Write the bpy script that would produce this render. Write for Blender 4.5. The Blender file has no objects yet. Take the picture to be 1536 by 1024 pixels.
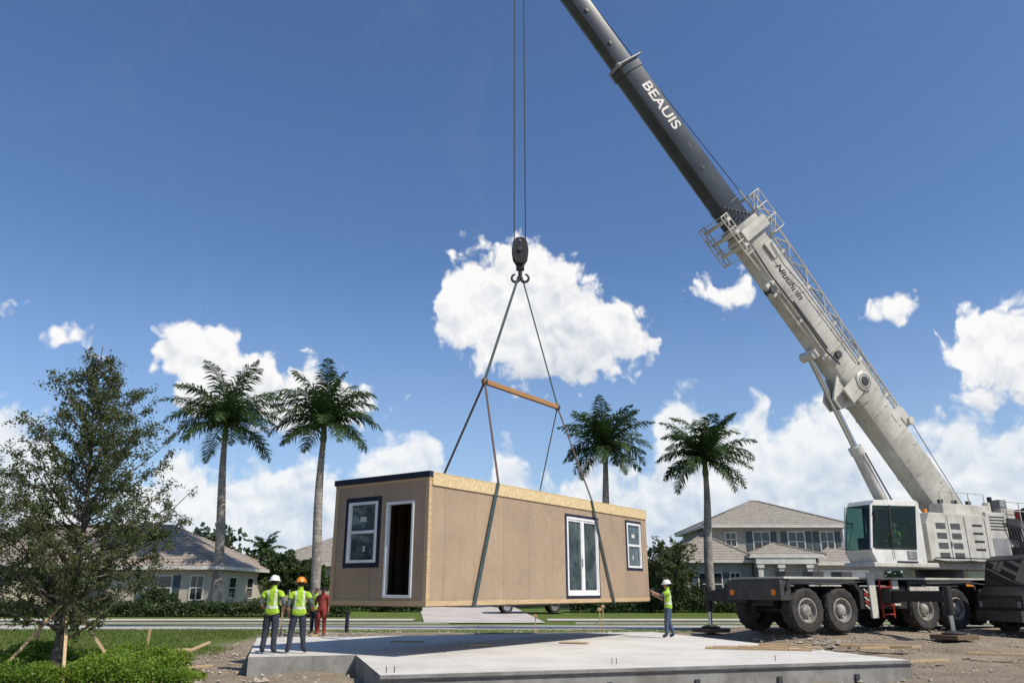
import bpy, bmesh, math, random
import numpy as np
from mathutils import Vector, Matrix, noise
random.seed(7); np.random.seed(7)
S=bpy.context.scene
R=math.radians
def smooth(t):
    t=max(0.0,min(1.0,t)); return t*t*(3-2*t)

# ------------------------------------------------------------------ materials
def newmat(name):
    m=bpy.data.materials.new(name); m.use_nodes=True
    nt=m.node_tree; b=nt.nodes['Principled BSDF']
    return m,nt,b
def N(nt,typ,**k):
    n=nt.nodes.new(typ)
    for a,v in k.items(): setattr(n,a,v)
    return n
def L(nt,a,b): nt.links.new(a,b)
def math_(nt,op,a,b=None,c=None,clamp=False):
    n=nt.nodes.new('ShaderNodeMath'); n.operation=op; n.use_clamp=clamp
    for i,v in enumerate((a,b,c)):
        if v is None: continue
        if isinstance(v,(int,float)): n.inputs[i].default_value=v
        else: nt.links.new(v,n.inputs[i])
    return n.outputs[0]
def mixc(nt,f,a,b,mode='MIX'):
    n=nt.nodes.new('ShaderNodeMix'); n.data_type='RGBA'; n.blend_type=mode
    if isinstance(f,(int,float)): n.inputs[0].default_value=f
    else: nt.links.new(f,n.inputs[0])
    for i,v in ((6,a),(7,b)):
        if isinstance(v,tuple): n.inputs[i].default_value=(v[0],v[1],v[2],1)
        else: nt.links.new(v,n.inputs[i])
    return n.outputs[2]
def objco(nt): return N(nt,'ShaderNodeTexCoord').outputs['Object']
def noi(nt,co,scale,detail=5,rough=.6,dist=0,dim='3D'):
    n=N(nt,'ShaderNodeTexNoise'); n.noise_dimensions=dim; n.inputs['Scale'].default_value=scale; n.inputs['Detail'].default_value=detail
    n.inputs['Roughness'].default_value=rough; n.inputs['Distortion'].default_value=dist
    L(nt,co,n.inputs['Vector']); return n.outputs['Fac']
def ramp(nt,f,a,b):
    n=N(nt,'ShaderNodeMapRange'); n.interpolation_type='SMOOTHSTEP'
    n.inputs[1].default_value=a; n.inputs[2].default_value=b; L(nt,f,n.inputs[0]); return n.outputs[0]
def bumpn(nt,b,h,strength,dist=.02):
    n=N(nt,'ShaderNodeBump'); n.inputs['Strength'].default_value=strength; n.inputs['Distance'].default_value=dist
    L(nt,h,n.inputs['Height']); L(nt,n.outputs[0],b.inputs['Normal'])
def pm(name,c1,c2=None,scale=4,rough=.6,bump=0,metal=0,bscale=None,spec=.5,a=.35,b=.65,bdist=.02,coat=0,grime=0):
    m,nt,p=newmat(name); p.inputs['Roughness'].default_value=rough; p.inputs['Metallic'].default_value=metal
    p.inputs['Specular IOR Level'].default_value=spec; p.inputs['Coat Weight'].default_value=coat
    if c2 is None: c2=tuple(x*.8 for x in c1)
    co=objco(nt); f=noi(nt,co,scale,5,.62); f=ramp(nt,f,a,b)
    c=mixc(nt,f,c1,c2)
    if grime:
        mp=N(nt,'ShaderNodeMapping'); mp.inputs['Scale'].default_value=(6,6,.7); L(nt,co,mp.inputs[0])
        g=ramp(nt,noi(nt,mp.outputs[0],1.2,5,.65),.48,.75); c=mixc(nt,math_(nt,'MULTIPLY',g,grime),c,(.16,.13,.10))
    L(nt,c,p.inputs['Base Color'])
    if bump: bumpn(nt,p,noi(nt,co,bscale or scale*6,4,.6),bump,bdist)
    return m
def leafmat(name,c1,c2,trans=.35,scale=1.5):
    m,nt,p=newmat(name); co=objco(nt)
    f=ramp(nt,noi(nt,co,scale,2,.7),.3,.7)
    g=ramp(nt,noi(nt,co,scale*14,1,.5),.3,.7)
    c=mixc(nt,f,c1,c2); c=mixc(nt,math_(nt,'MULTIPLY',g,.5),c,tuple(x*.45 for x in c1))
    L(nt,c,p.inputs['Base Color']); p.inputs['Roughness'].default_value=.5; p.inputs['Specular IOR Level'].default_value=.35
    t=N(nt,'ShaderNodeBsdfTranslucent'); L(nt,mixc(nt,.5,c,(c1[0]*1.6,c1[1]*1.8,c1[2])),t.inputs[0])
    mx=N(nt,'ShaderNodeMixShader'); mx.inputs[0].default_value=trans
    L(nt,p.outputs[0],mx.inputs[1]); L(nt,t.outputs[0],mx.inputs[2])
    L(nt,mx.outputs[0],nt.nodes['Material Output'].inputs[0]); return m
def woodmat(name,c1,c2,sx=1,sy=14,sz=14):
    m,nt,p=newmat(name); co=objco(nt); mp=N(nt,'ShaderNodeMapping'); mp.inputs['Scale'].default_value=(sx,sy,sz); L(nt,co,mp.inputs[0])
    f=ramp(nt,noi(nt,mp.outputs[0],2.5,5,.65,.4),.3,.7); c=mixc(nt,f,c1,c2); L(nt,c,p.inputs['Base Color']); p.inputs['Roughness'].default_value=.75
    bumpn(nt,p,f,.2,.005); return m

M_white=pm('white_paint',(.70,.69,.65),(.58,.57,.53),1.2,.4,.05,grime=.25)
M_cranew=pm('crane_cream_paint',(.56,.54,.475),(.42,.40,.345),.9,.4,.04,spec=.45,grime=.45)
M_craned=pm('crane_dark_paint',(.045,.054,.062),(.026,.031,.038),.8,.33,.04,spec=.5)
M_black=pm('black_steel',(.02,.02,.022),(.036,.033,.03),3,.55,.15,spec=.35)
M_dgrey=pm('dark_grey_steel',(.055,.055,.057),(.032,.031,.03),2.5,.5,.1)
M_grey=pm('grey_steel',(.27,.27,.27),(.17,.17,.17),2,.45,.1,grime=.3)
M_rubber=pm('tyre_rubber',(.022,.021,.02),(.05,.044,.038),4,.85,.3)
M_hub=pm('wheel_hub_paint',(.36,.34,.31),(.2,.17,.14),5,.6,.1)
M_chrome=pm('chrome_rod',(.55,.58,.6),(.45,.48,.5),2,.22,0,1)
M_red=pm('red_paint',(.42,.03,.02),(.3,.03,.02),4,.5)
M_blackglass=pm('dark_glass',(.015,.02,.022),(.02,.026,.028),1,.04,0,0,spec=.8)
M_modglass=pm('window_glass',(.08,.105,.11),(.03,.045,.05),1.6,.04,0,0,spec=.9)
M_vinyl=pm('white_vinyl',(.76,.76,.75),(.66,.66,.65),2,.35)
M_navy=pm('navy_flashing',(.012,.016,.032),(.02,.025,.045),3,.75,.2,spec=.25)
M_wood=woodmat('lumber',(.54,.39,.22),(.38,.26,.14))
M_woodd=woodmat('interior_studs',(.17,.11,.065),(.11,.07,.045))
M_osb=pm('osb',(.66,.52,.29),(.48,.36,.19),22,.75,.2,a=.4,b=.6)
M_bar=woodmat('spreader_timber',(.40,.21,.08),(.27,.13,.05))
M_strap=pm('teal_webbing',(.045,.075,.075),(.025,.042,.042),20,.7,.2)
M_strapb=pm('brown_webbing',(.11,.065,.045),(.06,.035,.025),20,.7,.2)
M_rope=pm('steel_rope',(.03,.03,.032),None,20,.5)
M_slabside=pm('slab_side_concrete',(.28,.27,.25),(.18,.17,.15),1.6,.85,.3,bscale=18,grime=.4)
M_road=pm('road_concrete',(.46,.43,.39),(.36,.335,.305),.5,.85,.2,bscale=60)
M_drive=pm('driveway_concrete',(.52,.465,.42),(.42,.38,.345),.6,.85,.2,bscale=60)
M_kerb=pm('kerb_concrete',(.46,.435,.40),(.36,.34,.315),2,.85,.2)
M_stucco=pm('grey_stucco',(.37,.35,.305),(.30,.28,.245),1.5,.9,.2,bscale=80)
M_stuccol=pm('cream_stucco',(.50,.44,.35),(.42,.365,.29),1.5,.9,.2,bscale=80)
M_trim=pm('white_trim',(.63,.6,.55),(.52,.49,.44),2,.6)
M_shut=pm('shutter_slate',(.06,.085,.095),(.04,.06,.07),6,.6)
M_palmtrunk=pm('palm_bark',(.33,.295,.25),(.19,.165,.14),3,.9,.5,bscale=9)
M_palmshaft=pm('palm_crownshaft',(.09,.15,.035),(.06,.10,.025),3,.5)
M_bark=pm('bark',(.16,.13,.10),(.08,.065,.05),9,.95,.6,bscale=30)
M_palmleaf=leafmat('palm_leaf',(.028,.062,.016),(.06,.10,.028),.2,.8)
M_treeleaf=leafmat('oak_leaf',(.065,.09,.03),(.12,.145,.05),.35,1.3)
M_bushleaf=leafmat('bush_leaf',(.034,.06,.018),(.07,.10,.03),.25,.7)
M_hedgeb=leafmat('groundcover_leaf',(.23,.33,.04),(.12,.205,.028),.38,2.2)
M_far=leafmat('distant_leaf',(.04,.065,.032),(.07,.09,.048),.2,.12)
M_grass=leafmat('grass_blade',(.12,.17,.03),(.17,.20,.055),.3,.6)
M_stone=pm('gravel_stone',(.40,.35,.28),(.24,.205,.165),3,.9)
M_skin=pm('skin',(.42,.23,.15),(.36,.19,.12),8,.5)
M_skind=pm('skin_brown',(.2,.1,.06),(.16,.08,.05),8,.5)
M_hair=pm('hair',(.02,.014,.01),None,30,.6)
M_jean=pm('dark_trousers',(.022,.027,.04),(.037,.044,.062),12,.9,.3)
M_jean2=pm('blue_jeans',(.06,.09,.15),(.04,.06,.1),12,.9,.3)
M_shoe=pm('work_boot',(.07,.045,.025),(.03,.02,.015),10,.8)
M_shirt=pm('work_shirt',(.10,.13,.12),None,9,.9)
M_redc=pm('red_cloth',(.34,.05,.035),(.2,.03,.025),9,.9,.2)
M_hatw=pm('white_hard_hat',(.75,.75,.73),(.65,.65,.63),5,.35)
M_hato=pm('orange_hard_hat',(.8,.26,.02),(.7,.2,.02),5,.35)
M_lamp=pm('amber_lens',(.8,.25,.02),None,4,.2)

def slabmat():
    m,nt,p=newmat('slab_concrete'); co=objco(nt); s=N(nt,'ShaderNodeSeparateXYZ'); L(nt,co,s.inputs[0])
    f=ramp(nt,noi(nt,co,.6,6,.65),.3,.72); c=mixc(nt,f,(.61,.585,.54),(.49,.465,.42))
    g=ramp(nt,noi(nt,co,2.7,6,.7),.52,.75); c=mixc(nt,math_(nt,'MULTIPLY',g,.45),c,(.34,.30,.25))
    j=math_(nt,'LESS_THAN',math_(nt,'ABSOLUTE',math_(nt,'SUBTRACT',math_(nt,'FRACT',math_(nt,'DIVIDE',s.outputs[0],3.9)),.5)),.0016)
    j2=math_(nt,'LESS_THAN',math_(nt,'ABSOLUTE',math_(nt,'SUBTRACT',math_(nt,'FRACT',math_(nt,'DIVIDE',s.outputs[1],4.3)),.5)),.0016)
    c=mixc(nt,math_(nt,'MULTIPLY',math_(nt,'MAXIMUM',j,j2),.6),c,(.2,.19,.17))
    L(nt,c,p.inputs['Base Color']); p.inputs['Roughness'].default_value=.8; p.inputs['Specular IOR Level'].default_value=.3
    bumpn(nt,p,noi(nt,co,26,5,.6),.25,.012); return m
M_slab=slabmat()
def vestmat():
    m,nt,p=newmat('hi_vis_vest'); co=objco(nt); s=N(nt,'ShaderNodeSeparateXYZ'); L(nt,co,s.inputs[0])
    f=ramp(nt,noi(nt,co,9,4,.6),.3,.7)
    c=mixc(nt,f,(.36,.57,.03),(.24,.40,.02))
    def band(v,c0,w): return math_(nt,'LESS_THAN',math_(nt,'ABSOLUTE',math_(nt,'SUBTRACT',v,c0)),w)
    b1=band(s.outputs[2],1.07,.028)
    ax=math_(nt,'ABSOLUTE',s.outputs[0]); b2=math_(nt,'MULTIPLY',band(ax,.10,.022),math_(nt,'GREATER_THAN',s.outputs[2],1.1))
    k=math_(nt,'MAXIMUM',b1,b2)
    L(nt,mixc(nt,k,c,(.55,.57,.53)),p.inputs['Base Color']); p.inputs['Roughness'].default_value=.8
    bumpn(nt,p,noi(nt,co,14,3),.7,.05); return m
M_vest=vestmat()

def sheath():
    m,nt,p=newmat('tan_sheathing'); co=objco(nt); s=N(nt,'ShaderNodeSeparateXYZ'); L(nt,co,s.inputs[0])
    h=math_(nt,'ADD',s.outputs[0],s.outputs[1]); z=s.outputs[2]
    f=ramp(nt,noi(nt,co,.8,6,.68),.32,.68); c=mixc(nt,f,(.385,.285,.195),(.32,.235,.16))  # broad mottling: stains plus soft shading patches put into the wall colour
    g=ramp(nt,noi(nt,co,24,3,.7),.35,.7); c=mixc(nt,math_(nt,'MULTIPLY',g,.22),c,(.22,.155,.105))
    f2=ramp(nt,noi(nt,co,3.1,5,.7),.45,.75); c=mixc(nt,math_(nt,'MULTIPLY',f2,.28),c,(.43,.34,.25))
    mp=N(nt,'ShaderNodeMapping'); mp.inputs['Scale'].default_value=(2.2,2.2,.4); L(nt,co,mp.inputs[0])
    st=ramp(nt,noi(nt,mp.outputs[0],1.2,4,.6),.50,.8); c=mixc(nt,math_(nt,'MULTIPLY',st,.22),c,(.2,.145,.10))
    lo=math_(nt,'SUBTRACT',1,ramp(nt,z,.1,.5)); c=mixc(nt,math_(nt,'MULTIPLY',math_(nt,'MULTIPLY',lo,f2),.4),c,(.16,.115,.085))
    pn=math_(nt,'FLOOR',math_(nt,'ADD',math_(nt,'DIVIDE',h,1.22),.5)); pt=math_(nt,'FRACT',math_(nt,'MULTIPLY',math_(nt,'SINE',math_(nt,'MULTIPLY',pn,12.9)),43.7))
    c=mixc(nt,math_(nt,'MULTIPLY',pt,.22),c,(.22,.16,.11))
    fr=math_(nt,'FRACT',math_(nt,'DIVIDE',h,1.22)); seam=math_(nt,'LESS_THAN',math_(nt,'ABSOLUTE',math_(nt,'SUBTRACT',fr,.5)),.0045)
    gx=math_(nt,'MULTIPLY',math_(nt,'SUBTRACT',math_(nt,'FRACT',math_(nt,'DIVIDE',h,.407)),.5),.407)
    gz=math_(nt,'MULTIPLY',math_(nt,'SUBTRACT',math_(nt,'FRACT',math_(nt,'DIVIDE',z,.36)),.5),.36)
    d=math_(nt,'ADD',math_(nt,'MULTIPLY',gx,gx),math_(nt,'MULTIPLY',gz,gz)); dot=math_(nt,'LESS_THAN',d,.00022)
    k=math_(nt,'MAXIMUM',math_(nt,'MULTIPLY',seam,.55),math_(nt,'MULTIPLY',dot,.6))
    c=mixc(nt,k,c,(.09,.065,.045)); L(nt,c,p.inputs['Base Color']); p.inputs['Roughness'].default_value=.8; p.inputs['Specular IOR Level'].default_value=.25
    bumpn(nt,p,noi(nt,co,1.3,3),.4,.08); return m
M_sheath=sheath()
def roofmat(name,c1,c2):
    m,nt,p=newmat(name); co=objco(nt); s=N(nt,'ShaderNodeSeparateXYZ'); L(nt,co,s.inputs[0])
    f=ramp(nt,noi(nt,co,3,5,.7),.3,.7); c=mixc(nt,f,c1,c2)
    row=math_(nt,'FRACT',math_(nt,'MULTIPLY',s.outputs[2],5.2))
    col=math_(nt,'ABSOLUTE',math_(nt,'SINE',math_(nt,'MULTIPLY',math_(nt,'ADD',s.outputs[0],s.outputs[1]),9.5)))
    edge=math_(nt,'LESS_THAN',row,.22); c=mixc(nt,math_(nt,'MULTIPLY',edge,.7),c,tuple(x*.25 for x in c1))
    L(nt,c,p.inputs['Base Color']); p.inputs['Roughness'].default_value=.85
    bumpn(nt,p,math_(nt,'ADD',row,math_(nt,'MULTIPLY',col,.7)),.6,.05); return m
M_roof=roofmat('roof_tile_grey',(.33,.295,.25),(.22,.195,.165))
M_roofb=roofmat('roof_tile_brown',(.36,.30,.245),(.24,.195,.16))

def groundmat():
    m,nt,p=newmat('ground_soil_grass')
    g=N(nt,'ShaderNodeNewGeometry'); s=N(nt,'ShaderNodeSeparateXYZ'); co=g.outputs['Position']; L(nt,co,s.inputs[0])
    n1=noi(nt,co,.5,4,.6); w=math_(nt,'MULTIPLY',math_(nt,'SUBTRACT',n1,.5),5)
    x=math_(nt,'ADD',s.outputs[0],w); y=math_(nt,'ADD',s.outputs[1],w)
    a=ramp(nt,x,-10.2,-9.0); b=math_(nt,'SUBTRACT',1,ramp(nt,y,31.6,32.6))
    cr=math_(nt,'MULTIPLY',ramp(nt,x,7,9),math_(nt,'SUBTRACT',1,ramp(nt,y,33.8,34.8)))
    mask=math_(nt,'MULTIPLY',a,math_(nt,'MAXIMUM',b,cr))
    bed=math_(nt,'SUBTRACT',1,ramp(nt,y,19.6,20.3)); mask=math_(nt,'MAXIMUM',mask,bed)
    d1=ramp(nt,noi(nt,co,.8,6,.7),.3,.7); d2=ramp(nt,noi(nt,co,12,5,.75),.4,.65)
    dirt=mixc(nt,d1,(.47,.385,.28),(.32,.255,.185)); dirt=mixc(nt,math_(nt,'MULTIPLY',d2,.5),dirt,(.17,.135,.10))
    d3=ramp(nt,noi(nt,co,.25,4,.7),.45,.62); dirt=mixc(nt,math_(nt,'MULTIPLY',d3,.3),dirt,(.18,.145,.11))
    g1=ramp(nt,noi(nt,co,.35,5,.65),.35,.65); g2=ramp(nt,noi(nt,co,18,3,.7),.35,.65)
    gr=mixc(nt,g1,(.12,.185,.026),(.165,.205,.055)); gr=mixc(nt,math_(nt,'MULTIPLY',g2,.5),gr,(.05,.085,.015))
    L(nt,mixc(nt,mask,gr,dirt),p.inputs['Base Color']); p.inputs['Roughness'].default_value=.95; p.inputs['Specular IOR Level'].default_value=.15
    bumpn(nt,p,noi(nt,co,9,6,.75),1,.12); return m
M_ground=groundmat()

# ------------------------------------------------------------------ mesh builder
def frame(o,ex,ey,ez=(0,0,1)):
    ex,ey,ez=Vector(ex).normalized(),Vector(ey).normalized(),Vector(ez).normalized()
    m=Matrix.Identity(4)
    for i in range(3):
        m[i][0]=ex[i]; m[i][1]=ey[i]; m[i][2]=ez[i]; m[i][3]=o[i]
    return m
def empty(name,loc=(0,0,0)):
    e=bpy.data.objects.new(name,None); e.location=loc; e.empty_display_size=.3
    S.collection.objects.link(e); return e
def setparent(o,par):
    if par is not None:
        o.parent=par; o.matrix_parent_inverse=Matrix.Translation(par.location).inverted()
class MB:
    def __init__(s): s.v=[];s.f=[];s.m=[]
    def add(s,vs,fs,m=0):
        o=len(s.v)
        for p in vs: s.v.append(tuple(p))
        for f in fs: s.f.append([i+o for i in f]); s.m.append(m)
    def box(s,c,d,m=0,ax=None):
        x,y,z=(a/2 for a in d); vs=[Vector((i*x,j*y,k*z)) for k in (-1,1) for j in (-1,1) for i in (-1,1)]
        if ax is not None: vs=[ax[0]*p.x+ax[1]*p.y+ax[2]*p.z for p in vs]
        c=Vector(c); s.add([p+c for p in vs],[(0,2,3,1),(4,5,7,6),(0,1,5,4),(2,6,7,3),(0,4,6,2),(1,3,7,5)],m)
    def bx(s,x0,x1,y0,y1,z0,z1,m=0): s.box(((x0+x1)/2,(y0+y1)/2,(z0+z1)/2),(x1-x0,y1-y0,z1-z0),m)
    def beam(s,p0,p1,w,h,m=0,up=(0,0,1)):
        p0,p1=Vector(p0),Vector(p1); d=(p1-p0); l=d.length; d.normalize(); u=Vector(up)
        a=d.cross(u)
        if a.length<1e-3: a=d.cross(Vector((1,0,0)))
        a.normalize(); b=a.cross(d); s.box((p0+p1)/2,(l,w,h),m,(d,a,b))
    def tube(s,pts,rs,n=8,m=0,cap=True,flat=1,up=None):
        pts=[Vector(p) for p in pts]
        if isinstance(rs,(int,float)): rs=[rs]*len(pts)
        vs=[];prev=None
        for i,p in enumerate(pts):
            d=(pts[min(i+1,len(pts)-1)]-pts[max(i-1,0)]).normalized()
            if prev is None:
                a=d.cross(Vector(up) if up else Vector((.31,.2,1)))
                if a.length<.05: a=d.cross(Vector((1,0,0)))
            else: a=prev-d*prev.dot(d)
            a.normalize(); prev=a; b=d.cross(a)
            for k in range(n):
                t=2*math.pi*k/n; vs.append(p+a*math.cos(t)*rs[i]+b*math.sin(t)*rs[i]*flat)
        fs=[]
        for i in range(len(pts)-1):
            for k in range(n):
                k2=(k+1)%n; fs.append((i*n+k,i*n+k2,(i+1)*n+k2,(i+1)*n+k))
        if cap: fs.append(tuple(range(n))[::-1]); fs.append(tuple((len(pts)-1)*n+k for k in range(n)))
        s.add(vs,fs,m)
    def cyl(s,p0,p1,r,n=16,m=0): s.tube([p0,p1],r,n,m)
    def rev(s,prof,M=None,n=28,m=0):
        vs=[];fs=[]
        for r,z in prof:
            for k in range(n):
                t=2*math.pi*k/n; p=Vector((r*math.cos(t),r*math.sin(t),z)); vs.append(M@p if M else p)
        for i in range(len(prof)-1):
            for k in range(n):
                k2=(k+1)%n; fs.append((i*n+k,i*n+k2,(i+1)*n+k2,(i+1)*n+k))
        s.add(vs,fs,m)
    def ell(s,c,r,m=0,nu=14,nv=9,M=None):
        c=Vector(c); vs=[];fs=[]
        for i in range(nv+1):
            th=math.pi*i/nv
            for k in range(nu):
                t=2*math.pi*k/nu; p=Vector((r[0]*math.sin(th)*math.cos(t),r[1]*math.sin(th)*math.sin(t),r[2]*math.cos(th)))
                vs.append((M@p if M else p)+c)
        for i in range(nv):
            for k in range(nu):
                k2=(k+1)%nu; fs.append((i*nu+k,(i+1)*nu+k,(i+1)*nu+k2,i*nu+k2))
        s.add(vs,fs,m)
    def prism(s,poly,y0,y1,m=0):
        n=len(poly); vs=[(p[0],y0,p[1]) for p in poly]+[(p[0],y1,p[1]) for p in poly]
        fs=[tuple(range(n)),tuple(range(2*n-1,n-1,-1))]+[(i,i+n,(i+1)%n+n,(i+1)%n) for i in range(n)]
        s.add(vs,fs,m)
    def obj(s,name,mats,par=None,M=None,smooth_=False,bevel=0,ang=40):
        me=bpy.data.meshes.new(name); me.from_pydata(s.v,[],s.f)
        for x in (mats if isinstance(mats,(list,tuple)) else [mats]): me.materials.append(x)
        me.polygons.foreach_set('material_index',s.m)
        bm=bmesh.new(); bm.from_mesh(me); bmesh.ops.recalc_face_normals(bm,faces=bm.faces); bm.to_mesh(me); bm.free()
        o=bpy.data.objects.new(name,me); S.collection.objects.link(o)
        if M is not None: o.matrix_world=M
        setparent(o,par)
        if smooth_:
            me.polygons.foreach_set('use_smooth',[True]*len(me.polygons))
            try: me.set_sharp_from_angle(angle=R(ang))
            except Exception: pass
        if bevel:
            b=o.modifiers.new('bevel','BEVEL'); b.width=bevel; b.segments=2; b.limit_method='ANGLE'; b.angle_limit=R(40)
        return o

def leaves(name,C,size,mat,par=None,aspect=.5,var=.4,up=0.0):
    C=np.asarray(C,float); n=len(C)
    d=np.random.normal(size=(n,3)); d[:,2]+=up; d/=np.linalg.norm(d,axis=1)[:,None]
    e=np.random.normal(size=(n,3)); e-=d*(e*d).sum(1)[:,None]; e/=np.linalg.norm(e,axis=1)[:,None]
    sz=(size*(1-var+2*var*np.random.rand(n)))[:,None]
    a=C-d*sz*.5; b=C+e*sz*aspect*.5; c=C+d*sz*.5; f=C-e*sz*aspect*.5
    V=np.stack([a,b,c,f],1).reshape(-1,3)
    me=bpy.data.meshes.new(name); me.vertices.add(4*n); me.vertices.foreach_set('co',V.ravel())
    me.loops.add(4*n); me.loops.foreach_set('vertex_index',np.arange(4*n,dtype=np.int32))
    me.polygons.add(n); me.polygons.foreach_set('loop_start',np.arange(n,dtype=np.int32)*4)
    me.update(calc_edges=True); me.materials.append(mat)
    o=bpy.data.objects.new(name,me); S.collection.objects.link(o); setparent(o,par); return o

# ------------------------------------------------------------------ terrain
def zf(x,y):
    z=.3*smooth((y-23)/8)+.2*smooth((x-7.8)/1.8)*smooth((y-22)/3)*(1-smooth((y-33)/1.5))
    z+=.025*(max(0,min(y,62)-37)); return z
def axis(lo,hi,step,far):
    a=[-f for f in far[::-1] if -f<lo]+list(np.arange(lo,hi+1e-6,step))+[f for f in far if f>hi]; return a
xs=axis(-40,40,.5,[60,90,150,300,800,2500]); ys=axis(-6,66,.5,[80,110,160,300,800,2500])
V=[];F=[]
for y in ys:
    for x in xs:
        z=zf(x,y)
        k=smooth((x+10)/1.5)*(1-smooth((y-31)/1.5))*smooth((y+5)/3)*(1-smooth((x-28)/4))
        if k>0: z+=k*(.09*noise.noise(Vector((x*.8,y*.8,0)))+.07*noise.noise(Vector((x*2.1,y*2.1,3))))
        V.append((x,y,z))
nx=len(xs)
for j in range(len(ys)-1):
    for i in range(nx-1): F.append((j*nx+i,j*nx+i+1,(j+1)*nx+i+1,(j+1)*nx+i))
me=bpy.data.meshes.new('ground'); me.from_pydata(V,[],F); me.materials.append(M_ground)
me.polygons.foreach_set('use_smooth',[True]*len(F))
S.collection.objects.link(bpy.data.objects.new('ground',me))

def strip(name,rows,mat,off,par=None):
    b=MB(); n=12; vs=[];fs=[]
    for y,xa,xb in rows:
        for i in range(n+1):
            x=xa+(xb-xa)*i/n; vs.append((x,y,zf(x,y)+off))
    for j in range(len(rows)-1):
        for i in range(n): a=j*(n+1)+i; fs.append((a,a+1,a+n+2,a+n+1))
    b.add(vs,fs); return b.obj(name,mat,par)
rd=empty('road',(0,36.7,.3))
b=MB(); 
for x in range(-120,120,4): b.bx(x+.006,x+3.994,34.5,39,.22,.325)
b.obj('carriageway',M_road,rd)
b=MB()
for x in range(-120,120,3):
    b.bx(x+.01,x+2.99,34.3,34.497,.2,.35)
    if not(-6<x<2 or 21<x<26): b.bx(x+.01,x+2.99,39.003,39.2,.2,.43)
b.obj('kerb',M_kerb,rd)
strip('driveway',[(39.2+i*.5,-4.2-.13*i*.5,1.6-.09*i*.5) for i in range(36)],M_drive,.045)
strip('driveway',[(39.2+i*.5,21.5,26) for i in range(36)],M_drive,.045)
strip('pavement',[(41+i*.5,-40,-5) for i in range(4)],M_drive,.035)
strip('pavement',[(41+i*.5,1.8,21.3) for i in range(4)],M_drive,.035)

# slab
e1=Vector((.961,.276,0)); e2=Vector((-.276,.961,0))
SL=frame((-2.38,15.1,0),e1,e2)
sl=empty('concrete_slab',(3,21,0))
poly=[(0,0),(11.6,0),(11.6,12.8),(-2.44,12.8),(-2.44,4.86),(0,4.86)]
b=MB(); n=len(poly)
vs=[(p[0],p[1],-.4) for p in poly]+[(p[0],p[1],.4) for p in poly]
b.add(vs,[(6,7,11),(7,8,11),(8,9,10),(8,10,11)],0)
b.add(vs,[(i,(i+1)%n,(i+1)%n+n,i+n) for i in range(n)],1)
b.obj('slab_body',[M_slab,M_slabside],sl,SL)
b=MB()
for x in np.arange(.6,11.5,1.9): b.bx(x,x+.1,-.045,-.002,-.2,.16)
b.bx(0,11.6,-.03,-.004,.30,.335)
for (x,y) in [(.15,.35),(.3,.35),(4.9,.9),(5.0,.9),(8.6,.6),(3,7),(9,11),(10.6,3)]:
    b.cyl((x,y,.39),(x,y,.52),.008,6,1); 
b.obj('formwork_and_rebar',[M_dgrey,M_black],sl,SL)

def plank(p0,p1,w=.18,h=.05,name='wood_plank'):
    b=MB(); b.beam(p0,p1,w,h); b.obj(name,M_wood,None,None,bevel=.004)
plank((5.1,21.8,.43),(7.6,20.95,.43)); plank((5.4,22.15,.43),(7.1,21.4,.43),.1); plank((6.9,23.1,.43),(8.2,22.6,.43),.15); plank((1.4,24,.43),(2.2,23.7,.43),.3,.03)
plank((5.9,21.5,.48),(7.9,21.2,.48),.12,.04); plank((-1.2,22.4,.43),(-.6,22.9,.43),.1)
plank((-10.6,23.2,.18),(-9.5,23.9,.22),.25,.05); plank((-10.4,22.9,.24),(-9.1,23.4,.28),.14,.06); plank((-9.2,22.3,.1),(-8.6,23.5,.46),.08,.06)
plank((-10.0,23.6,.28),(-9.4,22.8,.28),.2,.04); plank((-9.8,20.6,.07),(-8.9,21.3,.09),.14,.05); plank((-8.3,20.2,.07),(-7.4,20.6,.09),.09,.05)
plank((-3.6,24.6,.42),(-2.6,24.4,.42),.1,.04); plank((9.6,24.2,.34),(11.4,23.6,.34),.2,.06); plank((9.9,23.6,.3),(11.8,23.9,.32),.1,.06); plank((-7.9,26.3,.2),(-6.9,29.2,.36),.1,.05)
plank((9.5,21.2,.12),(11.3,21.6,.14),.14,.05); plank((8.9,29.6,.5),(9.9,30.3,.5),.14,.05); plank((12.5,22.8,.22),(14,22.3,.2),.18,.05)
def gravel():
    n=4200; P=[]
    while len(P)<n:
        x=random.uniform(-9.5,17); y=random.uniform(14,33.5)
        v=Vector((x,y,0))-Vector((-2.38,15.1,0)); a=v.dot(e1); c=v.dot(e2)
        if (-.05<a<11.65 and -.05<c<12.85) or (-2.5<a<0 and 4.8<c<12.85): continue
        P.append((x,y,zf(x,y)+.015,random.choice([.015,.018,.02,.03,.05])*random.uniform(.7,1.3)))
    b=MB()
    for x,y,z,s in P:
        vs=[]
        for d in ((1,0,0),(-1,0,0),(0,1,0),(0,-1,0),(0,0,.8),(0,0,-.8)): vs.append((x+d[0]*s*random.uniform(.6,1.3)+s*.2*d[1],y+d[1]*s*random.uniform(.6,1.3),z+d[2]*s*random.uniform(.6,1.2)))
        b.add(vs,[(0,2,4),(2,1,4),(1,3,4),(3,0,4),(2,0,5),(1,2,5),(3,1,5),(0,3,5)])
    b.obj('gravel',M_stone)
gravel()
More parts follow.
